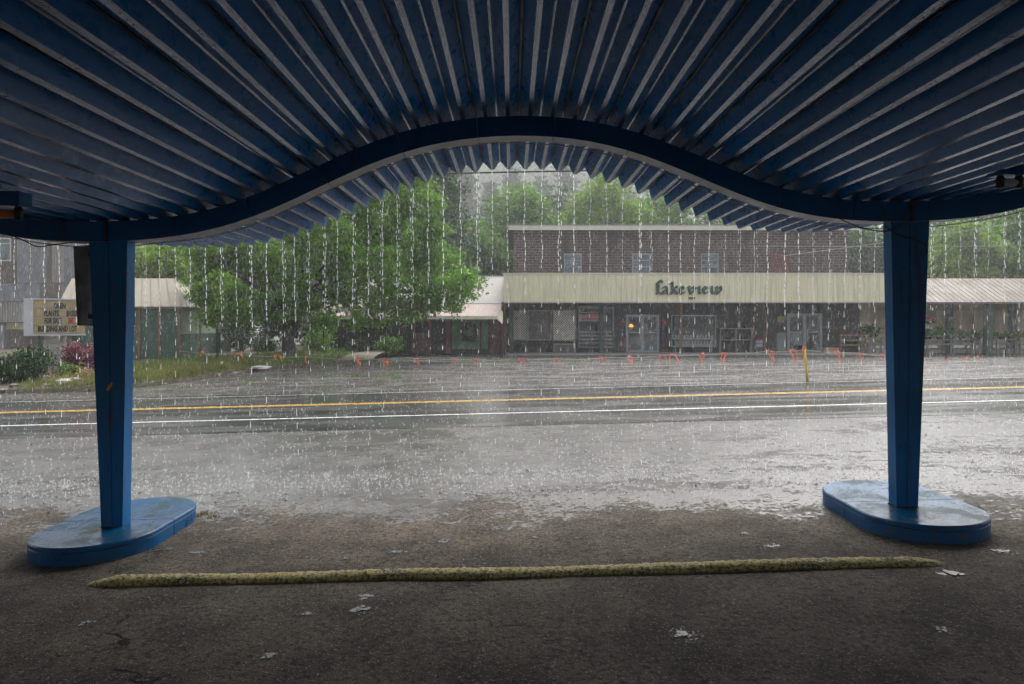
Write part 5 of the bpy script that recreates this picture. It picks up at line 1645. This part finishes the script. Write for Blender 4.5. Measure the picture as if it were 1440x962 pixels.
tree(1222, 296, 480, 90, 55, 'leaf_conifer', 'dull green tree between the brick wall and the blue post', 640, 22, .17, .36, 14)
tree(1325, 275, 480, 150, 52, 'leaf_bright', 'yellow green tree above the plant shed roof beside the blue post', 1000, 22, .17, .34, 16)
tree(1425, 268, 480, 150, 54, 'leaf_main', 'darker green tree above the end of the plant shed', 1000, 22, .17, .36, 16)
tree(1530, 280, 480, 140, 53, 'leaf_back', 'green tree beyond the end of the plant shed', 500, 20, .18, .36, 14)
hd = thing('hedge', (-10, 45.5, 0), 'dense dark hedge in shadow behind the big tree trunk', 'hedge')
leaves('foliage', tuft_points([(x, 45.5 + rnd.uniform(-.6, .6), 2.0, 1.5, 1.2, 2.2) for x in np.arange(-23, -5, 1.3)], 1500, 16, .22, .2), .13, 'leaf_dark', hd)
b = MB()
for x in np.arange(-22.5, -5, 1.5): b.tube([(x, 45.5, -.1), (x + .1, 45.5, 3.2)], [.06, .03], 5)
b.build('stem', 'bark', hd)
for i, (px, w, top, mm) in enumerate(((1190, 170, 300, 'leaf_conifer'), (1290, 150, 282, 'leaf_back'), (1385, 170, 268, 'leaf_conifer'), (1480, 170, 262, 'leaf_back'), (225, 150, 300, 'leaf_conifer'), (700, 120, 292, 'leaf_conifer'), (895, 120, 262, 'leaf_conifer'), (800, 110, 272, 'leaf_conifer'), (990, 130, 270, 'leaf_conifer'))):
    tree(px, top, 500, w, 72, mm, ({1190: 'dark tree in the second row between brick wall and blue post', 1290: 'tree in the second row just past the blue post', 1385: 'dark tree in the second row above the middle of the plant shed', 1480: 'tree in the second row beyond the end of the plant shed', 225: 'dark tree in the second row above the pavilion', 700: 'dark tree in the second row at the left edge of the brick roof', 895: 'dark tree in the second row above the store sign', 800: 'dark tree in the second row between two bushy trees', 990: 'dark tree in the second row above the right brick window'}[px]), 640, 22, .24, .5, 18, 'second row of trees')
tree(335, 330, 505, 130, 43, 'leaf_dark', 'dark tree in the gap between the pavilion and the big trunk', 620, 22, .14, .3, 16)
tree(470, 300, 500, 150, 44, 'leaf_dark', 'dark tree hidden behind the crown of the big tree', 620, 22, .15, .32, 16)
tree(560, 290, 470, 120, 47, 'leaf_back', 'tree filling in behind the right of the big tree crown', 520, 22, .15, .32, 14)
p = PX(662, 327, 54)
o = leaves('pink_blossom', tuft_points([(p.x, 54, p.z, .22, .2, .2)], 8, 8, .06, .1), .07, 'flower_red', None, None, (p.x, 54, p.z)); tag(o, 'single pink blossom spray in the trees left of the brick building', 'blossom')

for px, top, w in ((618, 246, 60), (655, 236, 54), (690, 262, 50), (722, 243, 60), (762, 258, 54), (795, 238, 60), (838, 250, 58), (880, 262, 60)):
    tree(px, top, 420, w, 150, 'leaf_pine', {618: 'hazy far conifer beyond the tall dark conifer', 655: 'hazy far conifer at the left of the gap under the crest', 690: 'short hazy far conifer in the gap under the crest', 722: 'hazy far conifer in the middle of the gap under the crest', 762: 'hazy far conifer beyond the left end of the brick roof', 795: 'tall hazy far conifer beyond the brick roof', 838: 'hazy far conifer behind the bright bushy tree', 880: 'hazy far conifer above the store sign'}[px], 1100, 18, .42, .65, 16, 'hazy conifers on the hill', 'conifer_tree', hz_tree, .6)
for px, w, mm, lab in ((-120, 220, 'leaf_back', 'broad green tree beyond the barn'), (-330, 240, 'leaf_conifer', 'dark tree well beyond the barn'), (1680, 220, 'leaf_back', 'broad green tree past the end of the plant shed')):
    tree(px, 270, 490, w, 54, mm, lab, 700, 20, .2, .45, 18)
# wooded hill
def hz_(x, y):
    t = min(1, max(0, (y - 170) / 190)); return 92 * t * t * (3 - 2 * t) * (.8 + .2 * math.sin(x * .02 + 1)) - .4
sheet('hill', list(np.linspace(-390, 390, 34)), list(np.linspace(168, 365, 16)), 0, 'hill', 'structure', hz_)
cl = []
for _ in range(330):
    y = rnd.uniform(205, 355); x = rnd.uniform(-.32, .32) * y; z = hz_(x, y); r_ = rnd.uniform(3.0, 5.5)
    h_ = rnd.uniform(11, 26)
    for k in range(3): cl.append((x + rnd.uniform(-1, 1), y, z + h_ * (.3 + .3 * k), r_ * (1.1 - .3 * k), r_ * (1.1 - .3 * k), h_ * .26))
leaves('distant_wood', tuft_points(cl, 15000, 10, 1.1, .3), .8, 'leaf_far', None, 'stuff')

# ------------------------------------------------------------------ rope with orange ribbons, stakes, yellow post, wires
RP = [(249, 493, 27.0), (330, 498, 27.6), (430, 502, 28.2), (540, 505, 28.8), (640, 505.5, 29.2), (780, 504.5, 29.6), (860, 502.5, 29.8), (940, 499.5, 29.8), (1016, 497, 29.8), (1080, 494, 29.8), (1132, 492, 29.6), (1200, 496, 29.4), (1245, 500, 29.2), (1330, 503.5, 29.0), (1375, 503, 28.8)]
pts = [PX(a, b_, c) for a, b_, c in RP]
q = []
for i in range(len(pts) - 1):
    for j in range(5):
        q.append(pts[i].lerp(pts[i + 1], j / 5) - Vector((0, 0, .05 * math.sin(math.pi * j / 5))))
q.append(pts[-1])
b = MB(); b.tube(q[:24], .014, 5); b.tube(q[23:], .011, 5, 1)
o = b.build('rope', ['rope', 'pale_rope'], None, True, loc=pts[0]); tag(o, 'thin green and pale rope strung low across the far lot', 'rope')
def rope_at(px):
    a = [r[0] for r in RP]; return Vector(PX(px, float(np.interp(px, a, [r[1] for r in RP])), float(np.interp(px, a, [r[2] for r in RP]))))
RIB = [(285, 6, 'little', 'beside the first stake'), (333, 10, 'bent', 'over the grassy verge'), (388, 12, 'knotted', 'in front of the big trunk'), (431, 12, 'hanging', 'just past the big trunk'), (500, 12, 'doubled', 'under the middle of the big tree'), (538, 9, 'short', 'under the right of the big tree'), (583, 10, 'knotted', 'before the red boards'), (640, 14, 'single', 'left of the green panel'), (666, 14, 'long doubled', 'below the wreath'), (731, 13, 'doubled', 'before the first lattice'), (781, 17, 'long trailing', 'before the pale framed lattice'), (843, 14, 'broad', 'before the metal bench'), (883, 9, 'short', 'at the left glass door'), (929, 13, 'doubled', 'right of the glass doors'), (945, 15, 'looped', 'left of the picket bench'), (986, 13, 'looped', 'before the picket bench'), (1016, 14, 'bunched', 'at the end of the picket bench'), (1080, 16, 'folded', 'right of the cooler'), (1113, 18, 'long looped', 'left of the yellow post'), (1174, 16, 'looped', 'by the cardboard box'), (1209, 19, 'straight long', 'before the wooden rack'), (1239, 21, 'thick long', 'next to the blue post'), (1331, 8, 'dark red', 'before the first plant bench'), (1355, 11, 'short', 'before the shed post')]
for px, L, kind_, where in RIB:
    p = rope_at(px); l = L * p.y / 960
    mb = MB(); n_ = 1 if kind_ in ('single', 'hanging', 'straight long', 'little') else 2
    for s_ in range(n_):
        dx = (.10 if s_ else -.03) + rnd.uniform(-.03, .03); w = rnd.uniform(.035, .06)
        lean = rnd.uniform(-.10, .22)
        path = [(p.x + dx * .2, p.z + .02), (p.x + dx, p.z + .045), (p.x + dx + .07 * (1 if s_ else -.4), p.z - .02), (p.x + dx + lean, p.z - l * .55), (p.x + dx + lean + rnd.uniform(-.05, .07), p.z - l * rnd.uniform(.8, 1.05))]
        P = []
        for i, (xx, zz) in enumerate(path):
            yy = p.y - .02 + rnd.uniform(-.05, .05)
            P.append(((xx - w / 2, yy, zz), (xx + w / 2, yy + rnd.uniform(-.04, .04), zz + rnd.uniform(-.02, .02))))
        for (a1, a2), (b1, b2) in zip(P, P[1:]):
            mb.face([a1, a2, b2, b1])
    mb.tube([(p.x - .03, p.y, p.z + .0), (p.x + .03, p.y, p.z + .01)], .028, 6)
    o = mb.build('ribbon', 'flower_red' if kind_ == 'dark red' else 'orange', None, False, loc=p)
    tag(o, '%s %s plastic ribbon tied on the rope %s' % (kind_, '' if kind_ == 'dark red' else 'orange', where), 'ribbon', 'warning ribbons on the rope')
    o['label'] = ' '.join(o['label'].split())
def stake(px, ptop, pbot, Y, r, mm, label, name='stake'):
    a, c = PX(px, ptop, Y), PX(px, pbot, Y); a.z, c.z = a.z, gz(a.x, Y)
    b = MB(); b.tube([(c.x, Y, c.z - .05), (a.x + .01, Y, a.z)], r, 6); o = b.build(name, mm, None, True, loc=c); return tag(o, label, 'stake')
stake(249.5, 488, 530, 27.0, .04, 'steel', 'dark stake holding the end of the rope before the pavilion')
stake(362, 470, 515, 29.5, .035, 'steel', 'thin dark stake between the young tree and the big tree')
stake(281, 440, 520, 28.7, .05, 'brown_wood', 'tall brown stake beside the pavilion corner')
stake(1049, 493, 508, 29.7, .02, 'sign_white', 'short white stake with bent top holding the rope')
stake(1375, 500, 514, 28.8, .02, 'orange', 'thin orange marker stick at the end of the rope', 'marker_stick')
yp = at(1136, 537)
t = thing('yellow_post', tuple(yp), 'thin worn yellow marker post leaning at the road side', 'post')
zt_ = Z_(488, yp.y); b = MB(); b.tube([(yp.x, yp.y, yp.z - .1), (yp.x - .05, yp.y, (yp.z + zt_) / 2), (X_(1131, yp.y), yp.y, zt_)], [.035, .035, .035], 8); b.build('pole', 'yellow_post', t, True)
b = MB(); xx = X_(1131, yp.y); b.tube([(xx, yp.y, zt_ - .05), (xx, yp.y, zt_ + .03)], .042, 8); b.face([(xx - .07, yp.y - .04, zt_ - .05), (xx - .02, yp.y - .04, zt_ - .05), (xx - .03, yp.y - .05, zt_ - .36), (xx - .06, yp.y - .05, zt_ - .34)]); b.build('orange_tape', 'orange', t)
def line(p0, p1, sag, r, mm, label):
    p0, p1 = Vector(p0), Vector(p1); b = MB(); q = []
    for i in range(25):
        u = i / 24; q.append(p0.lerp(p1, u) - Vector((0, 0, sag * 4 * u * (1 - u))))
    b.tube(q, r, 5); o = b.build('overhead_wire', mm, None, True, loc=p0); return tag(o, label, 'wire')
line(PX(-260, 262, 24), PX(1700, 222, 24), .0, .032, 'cable', 'thick black overhead cable crossing below the canopy crest')
line(PX(1100, 360, 34), PX(1700, 268, 34), .15, .016, 'grey_wire', 'thin grey wire rising over the plant shed roof')
line(PX(1050, 346, 36), PX(1700, 341, 36), .1, .010, 'grey_wire', 'faint level wire in front of the brick wall and trees')

# ------------------------------------------------------------------ rain: streams off the rib ends, falling drops, splashes
def spindles(P0, P1, r, k=5):
    """pointed drops from P0 (top) to P1 (bottom), fattest low down"""
    N = len(P0); out = [P0]
    ang = np.arange(k) * 2 * math.pi / k
    ringd = np.stack([np.cos(ang), np.sin(ang), np.zeros(k)], 1)
    m1 = P0 * .72 + P1 * .28; m2 = P0 * .2 + P1 * .8
    V = np.concatenate([P0[:, None], m1[:, None] + ringd[None] * r[:, None, None] * .75, m2[:, None] + ringd[None] * r[:, None, None], P1[:, None]], 1)
    nv = 2 + 2 * k; F3 = []
    for j in range(k):
        j2 = (j + 1) % k
        F3 += [(0, 1 + j, 1 + j2), (1 + j, 1 + k + j, 1 + k + j2), (1 + j, 1 + k + j2, 1 + j2), (1 + k + j, nv - 1, 1 + k + j2)]
    F = (np.array(F3)[None] + (np.arange(N) * nv)[:, None, None]).reshape(-1, 3)
    return V.reshape(-1, 3), F
for i, x in enumerate(rib_x):
    if abs(x) > 6.9: continue
    bx, bz = curve_pt(x, BH + .003)
    zg = gz(bx, EAVE)
    A, B_, rad_ = [], [], []
    wgt = rnd.choice((.6, .8, 1, 1, 1.3)); bx += rnd.uniform(-.018, .018)
    wob = rnd.uniform(-.05, .05); sway = rnd.uniform(0, 6)
    for strand in range(2 if rnd.random() < .4 else 1):
        z = bz - .002; ox = 0 if strand == 0 else rnd.choice((-1, 1)) * rnd.uniform(.015, .028)
        while z > zg + .03:
            f = (bz - z) / (bz - zg)
            L = (rnd.uniform(.03, .09) if f < .35 else rnd.uniform(.03, .10)) * (1 if strand == 0 else .7)
            gap = rnd.uniform(-.005, .02) if f < .3 else rnd.uniform(.015, .10) * (1 + 2.8 * f)
            if strand == 1: gap += .05
            xx = bx + ox + wob * f * f + .006 * math.sin(z * 13 + sway) * (1 - f * .5) + rnd.uniform(-.003, .003) * (1 + 3 * f)
            yy = EAVE + .01 + .05 * f + rnd.uniform(-.004, .004)
            if f < .5 or rnd.random() < 1.2 - f * 1.0:
                A.append((xx, yy, z)); B_.append((xx + rnd.uniform(-.002, .002), yy, max(zg + .005, z - L))); rad_.append(rnd.uniform(.0026, .0046) * wgt * (1.15 - .25 * f))
            z -= L + gap
    V, F = spindles(np.array(A), np.array(B_), np.array(rad_), 6)
    o = np_mesh('water_stream', V, F, 'drip', None, None, (bx, EAVE, bz))
    sp = 720 + bx / EAVE * 960
    where = 'in front of the weathered barn' if sp < 130 else 'in front of the pavilion' if sp < 265 else 'in front of the big tree' if sp < 590 else 'under the crest before the trees and white roof' if sp < 715 else 'in front of the left half of the brick building' if sp < 955 else 'in front of the right half of the brick building' if sp < 1195 else 'close beside the blue post' if sp < 1310 else 'in front of the plant shed'
    tag(o, 'rain stream off the canopy edge ' + where, 'water stream', 'water streams off the canopy edge')

# loose gravel and broken asphalt on the wet lot
N = 9000
gy = np.concatenate([6.2 + 5.2 * rng.random(6500) ** 1.1, 18.2 + 9 * rng.random(1500), 6.6 + .9 * rng.random(1000)]); gx = (rng.random(N) * 2 - 1) * .78 * gy
gx[8000:] = np.where(rng.random(1000) < .5, rng.normal(1.7, .9, 1000), rng.normal(.2, .5, 1000)); gy[8000:] = 7.05 + rng.normal(size=1000) * .09 + .05 * np.sin(gx[8000:] * 3)
keep = (np.sin(gx * 1.7 + 2 * np.sin(gy * 1.3)) + np.sin(gy * 4.1 + gx * .6) + rng.normal(size=N) * .8 > -.3) | (np.arange(N) >= 8000)
gx, gy = gx[keep], gy[keep]; N = len(gx)
gs = rng.uniform(.004, .012, N) * (1 + (rng.random(N) > .93) * 1.2) * np.where(gy > 15, 1.6, 1)
gr = np.array([gz(x, y) for x, y in zip(gx, gy)])
C_ = np.stack([gx, gy, gr], 1)
oct_ = np.array([(1, 0, .2), (0, 1, .25), (-1, 0, .2), (0, -1, .3), (.1, .1, 1.0)])
V = C_[:, None] + oct_[None] * gs[:, None, None] * rng.uniform(.6, 1.4, (N, 5, 3))
F = (np.array([(0, 1, 4), (1, 2, 4), (2, 3, 4), (3, 0, 4)])[None] + (np.arange(N) * 5)[:, None, None]).reshape(-1, 3)
np_mesh('gravel', V.reshape(-1, 3), F, 'gravel', None, 'stuff')

N = 38000
Yr = 12.5 + (35.5 - 12.5) * rng.random(N) ** .8
Xr = (rng.random(N) * 2 - 1) * (.80 * Yr + .3)
Zr = rng.random(N) * (EYE + .25 * Yr)
Lr = rng.uniform(.05, .13, N)
P0 = np.stack([Xr, Yr, Zr + Lr], 1); P1 = np.stack([Xr - .07 * Lr + rng.normal(size=N) * .007, Yr, Zr], 1)
V, F = spindles(P0, P1, rng.uniform(.0007, .0016, N), 3)
np_mesh('rain', V, F, 'rain', None, 'stuff')
# crowns of spray where drops hit the ground
N = 9000
Ys_ = np.concatenate([7.4 + 26 * rng.random(7000) ** 1.2, EAVE + rng.normal(size=2000) * .38])
Xs_ = (rng.random(N) * 2 - 1) * (.80 * Ys_)
G = np.array([gz(x, y) for x, y in zip(Xs_, Ys_)])
A, B_, rr_ = [], [], []
for k in range(4):
    a = rng.uniform(0, 6.28, N); h = rng.uniform(.008, .035, N); s_ = rng.uniform(.004, .022, N)
    A.append(np.stack([Xs_ + np.cos(a) * s_, Ys_ + np.sin(a) * s_, G + h], 1)); B_.append(np.stack([Xs_ + np.cos(a) * s_ * .4, Ys_ + np.sin(a) * s_ * .4, G + h * .1], 1)); rr_.append(rng.uniform(.0010, .0024, N))
V, F = spindles(np.concatenate(A), np.concatenate(B_), np.concatenate(rr_), 3)
np_mesh('rain_splashes', V, F, 'rain', None, 'stuff')

# ------------------------------------------------------------------ haze
hb_ = MB(); hb_.box(-470, 470, -70, 470, -2.5, 130)
M['haze'] = bpy.data.materials.new('haze')
M['haze'].use_nodes = True
t = M['haze'].node_tree; t.nodes.clear()
o_ = t.nodes.new('ShaderNodeOutputMaterial'); v_ = t.nodes.new('ShaderNodeVolumePrincipled')
v_.inputs['Color'].default_value = (0.92, 0.94, 0.95, 1)
v_.inputs['Density'].default_value = 0.0012
v_.inputs['Anisotropy'].default_value = 0.3
t.links.new(v_.outputs[0], o_.inputs['Volume'])
hb_.build('haze', 'haze', None, False, 'stuff')
